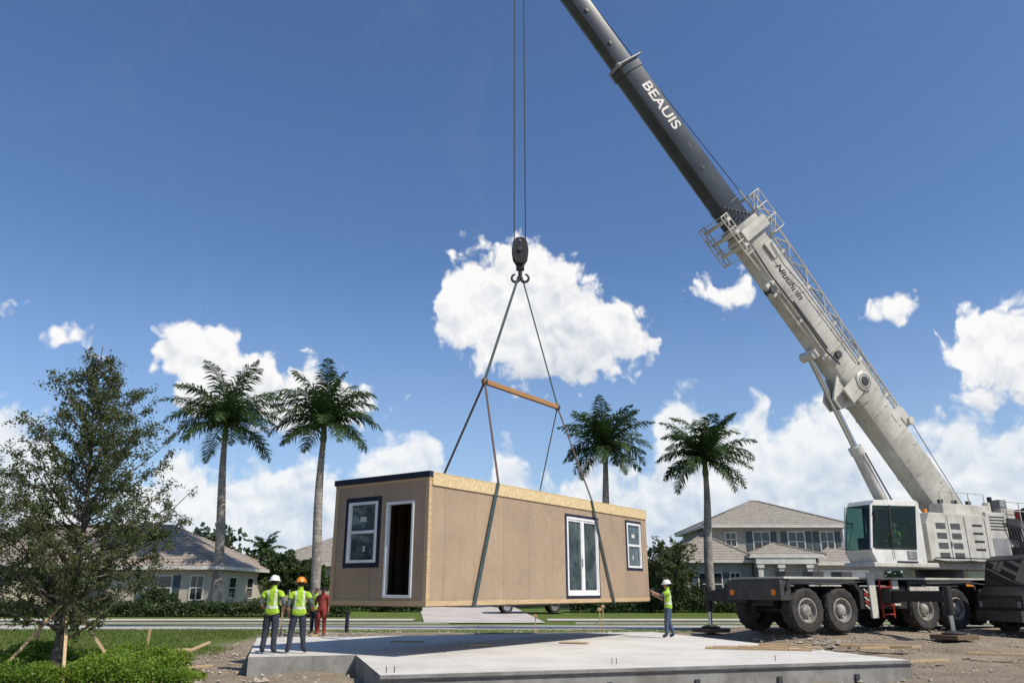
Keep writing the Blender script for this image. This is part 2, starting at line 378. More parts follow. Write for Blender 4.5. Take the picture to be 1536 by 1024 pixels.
def grass():
    n=50000
    x=np.random.uniform(-26,-8.7,n); y=np.random.uniform(20.2,34.1,n); h=np.random.uniform(.04,.11,n); a=np.random.rand(n)*6.28
    m=(x<-9.6+1.2*np.sin(y*1.3)+np.random.normal(0,.35,n)); x,y,h,a=x[m],y[m],h[m],a[m]; n=len(x)
    z=np.array([zf(i,j) for i,j in zip(x,y)]); w=.014
    A=np.stack([x-np.cos(a)*w,y-np.sin(a)*w,z],1); B=np.stack([x+np.cos(a)*w,y+np.sin(a)*w,z],1); T=np.stack([x+np.random.normal(0,.03,n),y+np.random.normal(0,.03,n),z+h],1)
    V=np.stack([A,B,T],1).reshape(-1,3)
    me=bpy.data.meshes.new('grass'); me.vertices.add(3*n); me.vertices.foreach_set('co',V.ravel()); me.loops.add(3*n); me.loops.foreach_set('vertex_index',np.arange(3*n,dtype=np.int32))
    me.polygons.add(n); me.polygons.foreach_set('loop_start',np.arange(n,dtype=np.int32)*3); me.update(calc_edges=True); me.materials.append(M_grass)
    S.collection.objects.link(bpy.data.objects.new('grass',me))
grass()

# ------------------------------------------------------------------ modular building
MF=frame((-1.98,18.64,1.49),(.574,.819,0),(-.819,.574,0))
Lx,Ly,Hz=11.8,3.2,3.1
mod=empty('modular_house',(.1,24.4,1.49))
def wallx(b,x0,x1,y0,y1,z0,z1,holes,m=0,axis=0):
    cuts=sorted(set([(x0 if axis==0 else y0),(x1 if axis==0 else y1)]+[h[0] for h in holes]+[h[1] for h in holes]))
    for a,c in zip(cuts[:-1],cuts[1:]):
        mid=(a+c)/2; hs=[h for h in holes if h[0]<mid<h[1]]
        segs=[(z0,z1)] if not hs else [(z0,hs[0][2]),(hs[0][3],z1)]
        for s0,s1 in segs:
            if s1-s0<1e-4: continue
            if axis==0: b.bx(a,c,y0,y1,s0,s1,m)
            else: b.bx(x0,x1,a,c,s0,s1,m)
dW=[6.3,8.2,.22,2.5]; w2=[10.25,11.3,1.1,2.58]; w1=[1.66,2.68,1.02,2.5]; dr=[.45,1.36,.2,2.44]
b=MB()
wallx(b,.1,Lx,0,.1,.12,2.78,[dW,w2],0,0)
wallx(b,0,.1,.1,Ly-.1,.12,2.9,[w1,dr],0,1)
b.bx(0,Lx,Ly-.1,Ly,.12,2.78,0); b.bx(Lx-.1,Lx,.1,Ly-.1,.12,2.78,0)
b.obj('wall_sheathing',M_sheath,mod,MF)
b=MB(); b.bx(.0,Lx,0.0,Ly,0,.117,0); b.obj('floor_frame',M_woodd,mod,MF)
b=MB()
b.bx(-.012,.1,-.012,.098,.12,2.78,0)
b.bx(-.015,.1,Ly-.1,Ly+.012,.12,2.9,0); b.bx(-.012,.098,-.012,.098,2.783,2.898,0)
b.bx(-.02,.1,-.02,Ly+.02,2.90,2.97,0)
b.bx(-.014,.0,-.01,Ly,.02,.14,0); b.bx(0,Lx,-.014,-.0,.02,.13,0)
b.obj('corner_boards',M_wood,mod,MF,bevel=.004)
b=MB(); b.bx(.1,Lx+.02,-.035,.1,2.782,3.08,0); b.bx(Lx-.09,Lx+.02,.1,Ly,2.782,3.08,0); b.obj('rim_osb',M_osb,mod,MF,bevel=.004)
b=MB(); b.bx(-.05,.098,-.035,Ly+.05,2.972,3.11,0); b.bx(.1,Lx+.03,.1,Ly+.05,2.98,3.10,0); b.bx(.1,Lx+.035,-.04,.098,3.082,3.1,1); b.obj('roof_membrane',[M_navy,M_osb],mod,MF)
b=MB()
b.bx(.12,Lx-.12,.12,Ly-.12,.118,.13,0); b.bx(3.2,3.3,.12,Ly-.12,.13,2.75,0)
for y in (.4,.8,1.2,1.6,2.0,2.4,2.8): b.bx(3.1,3.195,y,y+.04,.13,2.75,0)
for x in np.arange(.5,3,.4): b.bx(x,x+.04,Ly-.2,Ly-.103,.13,2.75,0)
b.obj('interior_framing',M_woodd,mod,MF)
def openw(tag,axis,h,kind,tape=.09):
    fr=MB(); tp=MB(); gl=MB()
    a0,a1,z0,z1=h
    def put(mb,p0,p1,q0,q1,d0,d1,m=0):
        if axis==0: mb.bx(p0,p1,d0,d1,q0,q1,m)
        else: mb.bx(d0,d1,p0,p1,q0,q1,m)
    t=tape
    if t:
        put(tp,a0-t,a0,z0-t,z1+t,-.006,.0); put(tp,a1,a1+t,z0-t,z1+t,-.006,0); put(tp,a0,a1,z0-t,z0,-.006,0); put(tp,a0,a1,z1,z1+t,-.006,0)
        tp.obj(tag+'_flashing',M_navy,mod,MF)
    f=.065
    put(fr,a0,a0+f,z0,z1,-.03,.08); put(fr,a1-f,a1,z0,z1,-.03,.08); put(fr,a0+f,a1-f,z1-f,z1,-.03,.08); put(fr,a0+f,a1-f,z0,z0+f,-.03,.08)
    if kind=='dh':
        zm=(z0+z1)/2; am=(a0+a1)/2; put(fr,a0+f,a1-f,zm-.035,zm+.035,-.018,.06)
        for zz in ((z0+f,zm-.035),(zm+.035,z1-f)):
            put(fr,a0+f,a0+f+.03,zz[0],zz[1],-.008,.05); put(fr,a1-f-.03,a1-f,zz[0],zz[1],-.008,.05)
        put(gl,a0+f,a1-f,z0+f,z1-f,.03,.036)
        put(fr,am-.1,am+.12,z1-f-.42,z1-f-.3,.022,.026,1)
        put(fr,am-.09,am-.02,z0+f+.2,z0+f+.34,.022,.026,1)
    if kind=='slide':
        am=(a0+a1)/2
        put(fr,am-.05,am+.05,z0+f,z1-f,-.018,.06)
        for q in ((a0+f,am-.05),(am+.05,a1-f)):
            put(fr,q[0],q[0]+.05,z0+f,z1-f,-.005,.05); put(fr,q[1]-.05,q[1],z0+f,z1-f,-.005,.05)
            put(fr,q[0]+.05,q[1]-.05,z0+f,z0+f+.09,-.005,.05); put(fr,q[0]+.05,q[1]-.05,z1-f-.06,z1-f,-.005,.05)
        put(gl,a0+f,a1-f,z0+f,z1-f,.03,.036)
        put(fr,am-.085,am-.06,1.05,1.3,-.04,-.019,2)
    fr.obj(tag+'_frame',[M_vinyl,M_trim,M_grey],mod,MF,bevel=.005)
    if kind in('dh','slide'): gl.obj(tag+'_glass',M_modglass,mod,MF)
openw('side_window',1,w1,'dh',.12); openw('doorway',1,dr,'open',0); openw('patio_door',0,dW,'slide',.09); openw('rear_window',0,w2,'dh',.09)

# sling
sg=empty('lifting_sling',(.28,24.4,7.9))
def ml(x,y,z): return MF@Vector((x,y,z))
apex=Vector((.28,24.4,12.05)); ux=Vector((.574,.819,0))
bl=Vector((.28,24.4,0))-ux*1.94; bl.z=7.93; br=Vector((.28,24.4,0))+ux*2.27; br.z=7.93
b=MB(); b.beam(bl-ux*.1,br+ux*.1,.12,.15); b.obj('spreader_bar',M_bar,sg,bevel=.01)
def strap(b,p0,p1,w=.075,m=0,t=.016): b.beam(p0,p1,w,t,m,up=(ux.y*.8,-ux.x*.8,.3))
b=MB()
strap(b,apex+Vector((-.06,0,0)),bl+Vector((0,0,.05)),.095); strap(b,apex+Vector((.06,0,0)),br+Vector((0,0,.05)),.095)
nl=ml(2.73,-.06,3.115); nr=ml(7.8,-.06,3.115); fl=ml(4.0,Ly+.06,3.12); frr=ml(9.6,Ly+.06,3.12)
strap(b,bl,nl,.085,1); strap(b,br,nr,.085,1); strap(b,bl,fl,.085,1); strap(b,br,frr,.09,1)
nl2=ml(1.74,-.06,-.02); nr2=ml(9.1,-.06,-.02)
strap(b,nl,nl2,.11); strap(b,nr,nr2,.11)
fl2=ml(1.74,Ly+.06,-.02); fr2=ml(9.1,Ly+.06,-.02)
b.beam(nl2,fl2,.09,.016,0); b.beam(nr2,fr2,.09,.016,0); strap(b,fl,fl2,.1); strap(b,frr,fr2,.1)
b.obj('webbing',[M_strap,M_strapb],sg)
b=MB()
for p in (bl,br):
    b.tube([p+Vector((.09*math.cos(t),0,.09*math.sin(t))) for t in np.linspace(0,6.28,13)],.022,6,0,False)
    b.ell(p,(.1,.1,.13))
b.obj('shackles',M_dgrey,sg,smooth_=True)
# ------------------------------------------------------------------ crane
crane=empty('mobile_crane',(16.85,31.75,.5))
CF=frame((16.85,31.75,.5),(-.914,-.406,0),(.406,-.914,0))
wx=[8.3,6.75,2.75,1.1,-1.6,-3.2]
b=MB()
for x in wx:
    for sd in (1,-1):
        T=Matrix.Translation((x,sd*1.15,.725))@Matrix.Rotation(R(-90)*sd,4,'X')
        b.rev([(.40,-.2),(.44,-.24),(.66,-.24),(.71,-.2),(.725,-.1),(.725,.1),(.71,.2),(.66,.25),(.46,.25),(.41,.22),(.40,-.2)],T,36,0)
        b.rev([(.41,.2),(.40,.235),(.36,.24),(.33,.12),(.20,.08),(.18,.2),(.12,.24),(.0,.245)],T,24,1)
        for k in range(10):
            t=k*.628; c=T@Vector((.265*math.cos(t),.265*math.sin(t),.11)); d=T.to_3x3()@Vector((0,0,.035)); b.cyl(c,c+d,.022,6,2)
        for k in range(30):
            t=2*math.pi*k/30
            ax=(T.to_3x3()@Vector((math.cos(t),math.sin(t),0)),T.to_3x3()@Vector((-math.sin(t),math.cos(t),0)),T.to_3x3()@Vector((0,0,1)))
            b.box(T@Vector((.728*math.cos(t),.728*math.sin(t),.1 if k%2 else -.1)),(.03,.07,.2),0,ax)
b.obj('wheels',[M_rubber,M_hub,M_dgrey],crane,CF,True)
b=MB()
b.bx(-5.5,9.0,-.55,.55,.85,1.5,0)
for x in wx: b.cyl((x,-1,.725),(x,1,.725),.12,10,0)
for x0,x1 in ((5.95,9.15),(-.0,3.6),(-4.1,-.8)):
    for sd in (1,-1):
        y0,y1=(.85,1.45) if sd>0 else (-1.45,-.85)
        b.prism([(x0,1.5),(x0,1.35),(x0+.05,1.35),(x0+.2,1.55),(x1-.2,1.55),(x1-.05,1.35),(x1,1.35),(x1,1.5),(x1-.15,1.72),(x0+.15,1.72)],y0,y1,0)
b.bx(3.65,5.9,.6,1.4,.75,1.5,0); b.bx(3.65,5.9,-1.4,-.6,.75,1.5,0)
b.bx(-6.2,-4.15,-1.4,1.4,.9,1.6,0)
b.obj('chassis',[M_black],crane,CF,bevel=.02)
b=MB()
b.bx(-6.2,9.2,-1.4,1.4,1.73,1.8,0)
b.bx(8.9,9.35,-1.35,1.35,1.05,1.7,1)
for y in (-1.05,1.05): b.cyl((9.35,y,1.3),(9.4,y,1.3),.11,14,2)
b.bx(5.2,5.5,1.41,1.5,.45,1.95,0)
b.bx(4.05,4.35,1.41,1.47,.85,1.7,0)
for z in (.55,.85,1.15,1.45): b.bx(4.45,4.95,1.43,1.5,z,z+.04,3)
b.bx(4.42,4.46,1.43,1.5,.45,1.75,3); b.bx(4.95,4.99,1.43,1.5,.45,1.75,3)
for k in range(5): b.box((5.62+.0,1.43,.82+.13*k),(.22,.03,.06),3 if k%2 else 0,(Vector((.8,0,.6)),Vector((0,1,0)),Vector((-.6,0,.8))))
b.bx(2.0,3.5,1.42,1.46,1.3,1.5,0)
for x in (6.1,7.4,8.6): b.bx(x,x+.5,.9,1.38,1.802,1.98,1)
b.cyl((-.4,1.5,1.2),(-1.3,1.5,1.2),.22,14,1)
b.tube([(8.8,1.43,1.62),(7.2,1.46,1.58),(5.6,1.45,1.65)],.02,6,1)
b.tube([(3.6,1.44,1.62),(2.2,1.47,1.6),(.4,1.47,1.64),(-1.2,1.5,1.5)],.03,6,1)
b.bx(-.6,-.2,1.1,1.4,.7,1.4,1); b.bx(.1,.5,1.42,1.46,1.5,1.62,2)
b.obj('deck_and_fittings',[M_cranew,M_dgrey,M_lamp,M_red],crane,CF,bevel=.01)
b=MB()
def outr(x,s,ext):
    b.bx(x-.18,x+.18,min(s*.5,s*ext),max(s*.5,s*ext),1.0,1.35,0)
    b.bx(x-.24,x+.24,min(s*.5,s*1.9),max(s*.5,s*1.9),.94,1.41,0)
    b.cyl((x,s*ext,1.5),(x,s*ext,.6),.13,14,0); b.cyl((x,s*ext,.62),(x,s*ext,.12),.075,12,1)
    b.rev([(.0,.0),(.34,.0),(.36,.05),(.12,.12),(.0,.12)],Matrix.Translation((x,s*ext,.02)),20,0)
    b.bx(x-.5,x+.5,s*ext-.5,s*ext+.5,-.12,.02,2)
outr(9.0,-1,2.9); outr(4.75,1,3.9); outr(-5.2,1,3.9); outr(-5.2,-1,3.6)
b.beam((9.0,-2.9,1.3),(9.0,-.3,1.62),.1,.06,0)
b.obj('outriggers',[M_black,M_chrome,M_woodd],crane,CF,True,.012)
b=MB()
b.cyl((0,0,1.8),(0,0,2.12),.85,32,1)
b.bx(-4.4,2.4,-1.2,1.25,2.12,2.4,0)
b.bx(2.4,5.6,.62,1.95,2.14,2.3,0)
b.bx(-2.1,2.2,-.75,-.6,2.4,3.7,0); b.bx(-2.1,.2,.6,.75,2.4,3.9,0)
b.prism([(-1.2,2.4),(2.3,2.4),(2.3,3.75),(2.05,4.15),(-1.0,4.15),(-1.2,4.0)],.78,1.6,0)
b.prism([(-1.2,2.4),(1.9,2.4),(1.9,3.6),(-1.2,3.9)],-1.6,-.78,0)
b.bx(-1.6,1.0,.8,1.4,4.152,4.55,0)
b.bx(-2.4,-1.22,.8,1.5,2.4,4.3,0)
b.obj('superstructure',[M_cranew,M_dgrey],crane,CF,bevel=.025)
b=MB()
for cx in (1.55,.75):
    for k in range(4):
        for j in range(5):
            b.bx(cx-.26,cx+.26,1.598,1.612,3.75-.36*k-.045*j,3.775-.36*k-.045*j,0)
for k in range(4): b.bx(-.75+.0,-.2,1.598,1.61,3.7-.3*k,3.78-.3*k,0)
b.bx(-.9,2.1,1.6,1.612,2.5,2.53,0)
b.bx(.2,.22,1.6,1.61,2.45,4.05,0); b.bx(-.95,-.93,1.6,1.61,2.45,4.0,0); b.bx(1.13,1.145,1.6,1.61,2.45,4.05,0)
b.bx(1.1,1.14,1.61,1.65,2.9,3.1,1)
b.tube([(2.2,1.62,2.45),(1.4,1.66,2.35),(.2,1.64,2.42),(-1,1.65,2.3)],.025,6,0)
for x in (-1.1,-.3,.5): b.cyl((x,.95,4.55),(x,.95,4.75),.1,12,0)
for k in range(5): b.bx(-2.3,-1.4,1.5,1.515,4.1-.12*k,4.14-.12*k,0)
b.bx(-2.3,-1.4,1.5,1.512,2.6,3.3,1)
b.obj('vents',[M_black,M_grey],crane,CF)
b=MB()
b.bx(-5.0,-3.2,-1.5,1.5,2.42,3.2,0); b.bx(-4.95,-3.2,-1.45,1.45,3.22,3.75,0); b.bx(-4.8,-3.3,-1.2,1.2,3.77,4.1,0)
b.cyl((-2.7,-.55,3.2),(-2.7,.7,3.2),.45,24,1); b.cyl((-2.7,.7,3.2),(-2.7,.76,3.2),.6,24,2); b.cyl((-2.0,-.5,4.2),(-2.0,.6,4.2),.3,20,1)
b.bx(-3.2,-2.42,.85,1.35,3.0,4.5,2); b.bx(-4.4,-3.6,.6,1.3,4.1,4.5,3)
b.bx(-3.15,-2.45,1.352,1.5,3.3,4.1,1); b.bx(-2.9,-2.5,.9,1.3,4.502,4.85,0); b.cyl((-2.2,1.1,4.3),(-2.2,1.1,4.95),.09,14,1); b.cyl((-1.8,1.2,4.3),(-1.8,1.2,4.7),.14,14,2)
for k in range(6): b.tube([(-2.0-.18*k,1.36,4.2-.05*k),(-2.3-.18*k,1.6,3.7),(-2.6-.15*k,1.56,2.9),(-2.4-.1*k,1.3,2.5)],.028,6,1)
for k in range(4): b.box((-4.6+.32*k,1.506,2.8),(.16,.012,.55),3 if k%2 else 2,(Vector((.8,0,.6)),Vector((0,1,0)),Vector((-.6,0,.8))))
b.cyl((-3.9,1.3,4.3),(-3.9,1.46,4.3),.28,20,1); b.cyl((-3.2,.2,4.6),(-4.6,.2,4.6),.2,16,2)
for x in (-4.9,-4.2,-3.4,-2.6): b.cyl((x,1.45,3.7),(x,1.45,4.75),.022,6,2)
b.cyl((-4.9,1.45,4.75),(-2.6,1.45,4.75),.022,6,2); b.cyl((-4.9,1.45,4.4),(-2.6,1.45,4.4),.018,6,2)
for x in (-1.5,-.6,.3,1.0): b.cyl((x,1.35,4.55),(x,1.35,5.0),.02,6,2)
b.cyl((-1.5,1.35,5.0),(1,1.35,5.0),.02,6,2)
b.cyl((1.9,1.3,4.15),(1.9,1.3,4.3),.09,14,4); b.bx(-4.4,-3.7,1.452,1.47,3.4,3.6,4)
b.obj('counterweight_and_winches',[M_grey,M_black,M_cranew,M_red,M_lamp],crane,CF,True,.015)
# cab
cabF=CF@Matrix.Translation((2.95,.72,2.3))
b=MB()
W=1.2
for y0,y1 in ((0,.05),(W-.05,W)):
    b.prism([(0,0),(2.45,0),(2.66,.35),(2.62,.47),(0,.47)],y0,y1,0)
    b.prism([(0,.47),(.42,.47),(.16,2.0),(0,2.0)],y0,y1,0)
    b.prism([(0,2.0),(2.36,1.94),(2.2,2.12),(.1,2.2),(0,2.12)],y0,y1,0)
    b.beam((2.64,(y0+y1)/2,.45),(2.38,(y0+y1)/2,1.98),.05,.09,0)
    b.beam((1.62,(y0+y1)/2,.47),(1.5,(y0+y1)/2,2.0),.052,.07,1)
b.bx(0,2.42,.05,W-.05,0,.08,0); b.prism([(.0,2.06),(2.3,1.98),(2.2,2.14),(.1,2.22)],.05,W-.05,0)
b.prism([(2.40,.02),(2.45,0),(2.68,.42),(2.63,.42)],.05,W-.05,0)
b.bx(0,.05,.05,W-.05,.08,2.05,0)
b.bx(.5,.95,W,W+.03,.12,.4,2); b.cyl((2.45,W+.02,1.6),(2.65,W+.3,1.7),.015,6,1); b.box((2.66,W+.32,1.5),(.04,.16,.34),1)
b.bx(.45,2.5,W-.002,W+.012,.44,.49,1)
b.cyl((2.72,.25,.5),(2.62,.5,1.3),.01,6,1)
b.bx(.5,1.5,W+.001,W+.05,.0,.05,1); b.cyl((1.65,W+.05,.1),(1.65,W+.05,.95),.012,6,1)
b.obj('cab_shell',[M_white,M_black,M_grey],crane,cabF,bevel=.015)
b=MB()
for y in (.022,W-.022): b.add([(.42,y,.47),(2.62,y,.47),(2.36,y,1.95),(.17,y,2.0)],[(0,1,2,3)])
b.add([(2.655,.05,.44),(2.655,W-.05,.44),(2.38,W-.05,1.97),(2.38,.05,1.97)],[(0,1,2,3)])
mg,nt,p=newmat('cab_tinted_glass'); p.inputs['Base Color'].default_value=(.012,.025,.022,1); p.inputs['Roughness'].default_value=.03
p.inputs['Specular IOR Level'].default_value=.7
tr=N(nt,'ShaderNodeBsdfTransparent'); tr.inputs[0].default_value=(.42,.60,.52,1); mx=N(nt,'ShaderNodeMixShader'); mx.inputs[0].default_value=.36
L(nt,tr.outputs[0],mx.inputs[1]); L(nt,p.outputs[0],mx.inputs[2]); L(nt,mx.outputs[0],nt.nodes['Material Output'].inputs[0])
b.obj('cab_glass',mg,crane,cabF)
b=MB(); b.bx(.45,1.0,.35,.85,.08,.55,0); b.bx(.35,.5,.35,.85,.5,1.35,0); b.bx(2.0,2.3,.3,.9,.08,.85,0); b.beam((1.9,.6,.5),(1.75,.6,.95),.05,.05,0); b.tube([(1.72+.1*math.cos(t)*.4,.6+.18*math.sin(t),.98+.08*math.cos(t)) for t in np.linspace(0,6.28,14)],.015,6,0)
b.bx(.06,1.5,.056,.075,.1,1.96,0); b.bx(.055,.07,.08,1.1,.1,1.98,0)  # far-side dark backing added so the cab reads darker through its glass
b.obj('cab_interior',M_dgrey,crane,cabF,bevel=.01)

# boom
d=Vector((.644,0,.765)); w=Vector((-.765,0,.644)); yv=Vector((0,1,0)); piv=Vector((-1.63,0,3.4))
BF=CF@frame(piv,d,yv*-1,w)
def boomsec(b,x0,x1,h,wd,m,z0=0):
    hh=h/2; ww=wd/2
    sec=[(-ww,hh-.08),(-ww+.08,hh),(ww-.08,hh),(ww,hh-.08),(ww,-hh*.35),(ww*.72,-hh*.82),(ww*.3,-hh),(-ww*.3,-hh),(-ww*.72,-hh*.82),(-ww,-hh*.35)]
    n=len(sec); vs=[(x0,p[0],p[1]+z0) for p in sec]+[(x1,p[0],p[1]+z0) for p in sec]
    fs=[tuple(range(n)),tuple(range(2*n-1,n-1,-1))]+[(i,i+n,(i+1)%n+n,(i+1)%n) for i in range(n)]
    b.add(vs,fs,m)
b=MB()
boomsec(b,-.3,15.4,1.36,1.06,0)
for x in (15.0,15.45): boomsec(b,x,x+.25,1.54,1.22,0)
for x in (.5,3.4,6.3,9.4,12.2): boomsec(b,x,x+.09,1.40,1.10,0)
b.cyl((.0,-.75,-.1),(0,.75,-.1),.3,24,0)
boomsec(b,7.0,8.4,1.44,1.14,0)
b.prism([(7.1,-.6),(7.5,-1.55),(8.0,-1.55),(8.6,-.6)],-.3,-.2,0); b.prism([(7.1,-.6),(7.5,-1.55),(8.0,-1.55),(8.6,-.6)],.2,.3,0)
b.bx(7.4,8.1,-.60,-.5,-1.1,-.3,0)
b.rev([(.42,0),(.42,.06),(.36,.1),(.2,.1),(.18,.05),(0,.05)],Matrix.Translation((7.7,-.57,.05))@Matrix.Rotation(R(90),4,'X'),28,0)
b.rev([(.19,.052),(.19,.13),(0,.14)],Matrix.Translation((7.7,-.57,.05))@Matrix.Rotation(R(90),4,'X'),20,2)
b.rev([(.30,.101),(.30,.108),(.27,.108)],Matrix.Translation((7.7,-.57,.05))@Matrix.Rotation(R(90),4,'X'),24,2)
b.rev([(.16,0),(.16,.1),(0,.1)],Matrix.Translation((9.2,-.53,-.2))@Matrix.Rotation(R(90),4,'X'),20,2)
b.bx(9.7,12,-.58,-.53,-.52,-.44,2); b.tube([(8.9,-.62,-.5),(9.6,-.62,-.68),(12,-.62,-.66),(13.4,-.62,-.72),(14.8,-.62,-.62)],.035,8,2)
b.tube([(9.5,-.45,-.86),(11.5,-.45,-.9),(13.5,-.45,-.88),(14.9,-.45,-.95)],.05,8,0)
for x in (9.5,11.2,13.1,14.9): b.bx(x-.05,x+.05,-.5,-.4,-.95,-.6,0)
for x in np.arange(1.5,14.5,.95): b.bx(x,x+.04,-.545,-.525,.3,.36,2)
b.obj('boom_base_section',[M_cranew,M_craned,M_dgrey],crane,BF,True,.012,35)
b=MB()
boomsec(b,15.7,23.55,1.12,.9,0); boomsec(b,23.2,23.5,1.22,.98,0); boomsec(b,23.5,30.4,.90,.72,0)
boomsec(b,16.5,16.65,1.16,.94,0)
for x in (17.5,19.2,27,25.5): b.bx(x,x+.35,-.365-(.09 if x<23 else 0),-.3,-.02,.10,1)
for x in (18.4,24.6,26.2,28.3): b.cyl((x,-.38-(.09 if x<23 else 0),-.1),(x,-.3,-.1),.1,14,1)
b.bx(29.9,31.2,-.45,.45,-.7,.4,0)
for yy in (-.25,-.08,.08,.25): b.cyl((30.75,yy-.05,-.55),(30.75,yy+.05,-.55),.38,24,1)
b.obj('telescopic_sections',[M_craned,M_black],crane,BF,True,.012,35)
b=MB()
boomsec(b,23.55,23.68,1.26,1.0,0)
b.tube([(23.62,-.55,-.65),(23.62,-.55,.7)],.045,8,0); b.tube([(23.6,-.6,.72),(23.8,.3,.9)],.05,8,0); b.ell((23.6,-.52,-.68),(.12,.12,.12),0)
b.obj('boom_collar',[M_grey],crane,BF,True,.01)
b=MB()
def tb(p,q,r=.03,m=0): b.cyl(p,q,r,6,m)
za,zb=.86,1.42
def hz(x): return za+(zb-za)*(.35+.65*smooth((x-5.8)/9))
xsq=np.arange(5.8,16.6,.62)
for yy in (-.42,.42):
    tb((5.6,yy,za),(16.8,yy,za),.045); 
    for i in range(len(xsq)-1):
        x=xsq[i]; x2=xsq[i+1]
        tb((x,yy,hz(x)),(x2,yy,hz(x2)),.045)
        if i%2==0: tb((x,yy,za),(x2,yy,hz(x2)),.026)
        else: tb((x,yy,hz(x)),(x2,yy,za),.026)
for i,x in enumerate(xsq): tb((x,-.42,za),(x,.42,za),.022); tb((x,-.42,hz(x)),(x,.42,hz(x)),.022)
for i in range(len(xsq)-1): tb((xsq[i],-.42 if i%2 else .42,hz(xsq[i])),(xsq[i+1],.42 if i%2 else -.42,hz(xsq[i+1])),.02)
b.bx(5.0,5.75,-.5,.5,.72,1.1,0); b.cyl((5.1,-.6,1.0),(5.1,.6,1.0),.16,14,0); b.bx(5.5,5.9,-.55,-.35,.3,.95,0)
for x in (6.5,8.3,10.1,11.9,13.7,15.2): b.bx(x,x+.12,-.5,.5,.68,.9,0)
for s0,s1 in ((-1.2,-.78),(.8,1.5)):
    for x in (14.6,15.2,15.8,16.4):
        tb((x,-.7,s0),(x,-.7,s1),.03); tb((x,.7,s0),(x,.7,s1),.03); tb((x,-.7,s0),(x,.7,s0),.02)
    for yy in (-.7,.7):
        for s_ in (s0,(s0+s1)/2,s1): tb((14.6,yy,s_),(16.4,yy,s_),.028)
        tb((14.6,yy,s0),(15.2,yy,s1),.02); tb((15.2,yy,s1),(15.8,yy,s0),.02); tb((15.8,yy,s0),(16.4,yy,s1),.02)
for x in (14.9,15.5,16.1): b.bx(x,x+.14,-.72,.72,-.98,-.80,0); 
b.bx(15.0,15.5,-.78,-.62,-.8,.8,0)
for k in range(7): b.cyl((15.9+.12*k,-.66,.2-.14*k),(15.9+.12*k,-.56,.2-.14*k),.05,8,1)
b.bx(12.6,13.2,-.5,-.3,-1.15,-.75,0); b.cyl((12.9,-.6,-1.0),(12.9,-.2,-1.0),.17,14,1)
b.bx(13.8,14.5,-.64,-.56,.0,.4,0); b.tube([(14.4,-.68,.3),(13.4,-.68,.15),(12.2,-.62,.38),(10.5,-.6,.42),(8.3,-.6,.45)],.02,6,1)
b.obj('lattice_jib_and_platform',[M_cranew,M_dgrey],crane,BF,True)
b=MB()
top=Vector((5.42,0,10.28)); bot=Vector((1.95,0,3.5)); dd=(bot-top)
b.tube([top,top+dd*.55],.125,18,1); b.tube([top+dd*.53,bot],[.23,.23],20,0); b.tube([top+dd*.52,top+dd*.56],.27,20,0)
b.cyl(top+Vector((0,-.35,0)),top+Vector((0,.35,0)),.2,18,0); b.cyl(bot+Vector((0,-.5,0)),bot+Vector((0,.5,0)),.28,18,0)
b.tube([bot+Vector((-.05,.28,.5)),top+dd*.56+Vector((-.05,.3,0))],.03,8,2)
b.obj('luffing_cylinder',[M_cranew,M_chrome,M_dgrey],crane,CF,True)
b=MB()
tip=Vector((30.9,0,.55))
P=[CF@Vector((-2.7,.1,3.62)),BF@Vector((4.9,-.3,1.25)),BF@Vector((16.9,-.2,1.1)),BF@Vector((23.6,-.1,.78)),BF@tip]
for i in range(4): b.cyl(P[i],P[i+1],.017,6,0)
b.cyl(CF@Vector((-2.7,-.2,3.62)),BF@Vector((16.9,.15,1.12)),.014,6,0); b.cyl(BF@Vector((16.9,.15,1.12)),BF@Vector((30.9,.1,.6)),.014,6,0)
hk=Vector((.28,24.4,0))
for dx in (-.2,.19): b.cyl(hk+Vector((dx,0,13.2)),hk+Vector((dx*.9,0,26.6)),.02,6,0)
b.cyl(hk+Vector((-.2,0,23.75)),hk+Vector((-.2,0,24.1)),.06,10,0)
b.obj('hoist_rope',M_rope,crane)
HB=frame((.28,24.4,12.0),(1,0,0),(0,1,0))
b=MB()
hexp=[(-.12,.5),(.12,.5),(.25,.72),(.29,1.0),(.24,1.3),(.12,1.46),(-.12,1.46),(-.24,1.3),(-.29,1.0),(-.25,.72)]
for y in (-.19,-.06,.07,.16): b.prism(hexp,y,y+.035,0)
for y in (-.15,-.02,.11): b.cyl((0,y,1.0),(0,y+.05,1.0),.24,24,1)
b.cyl((0,-.24,1.0),(0,.24,1.0),.08,14,1); b.bx(-.14,.14,-.1,.1,.3,.52,0); b.cyl((0,0,.1),(0,0,.35),.07,12,0)
b.cyl((0,-.22,1.32),(0,.22,1.32),.04,10,2)
for s in (1,-1):
    pts=[];rs=[]
    for t in np.linspace(0,1,12):
        pts.append((s*(.16+.13*math.cos(R(180)-t*R(265))),0,.0+.14*math.sin(R(180)+t*R(265)))); rs.append(.06*(1-.45*t))
    b.tube([(0,0,.2),(s*.01,0,.1)]+pts,[.05,.055]+rs,10,0)
b.obj('hook_block',[M_black,M_dgrey,M_grey],crane,HB,True,.012)

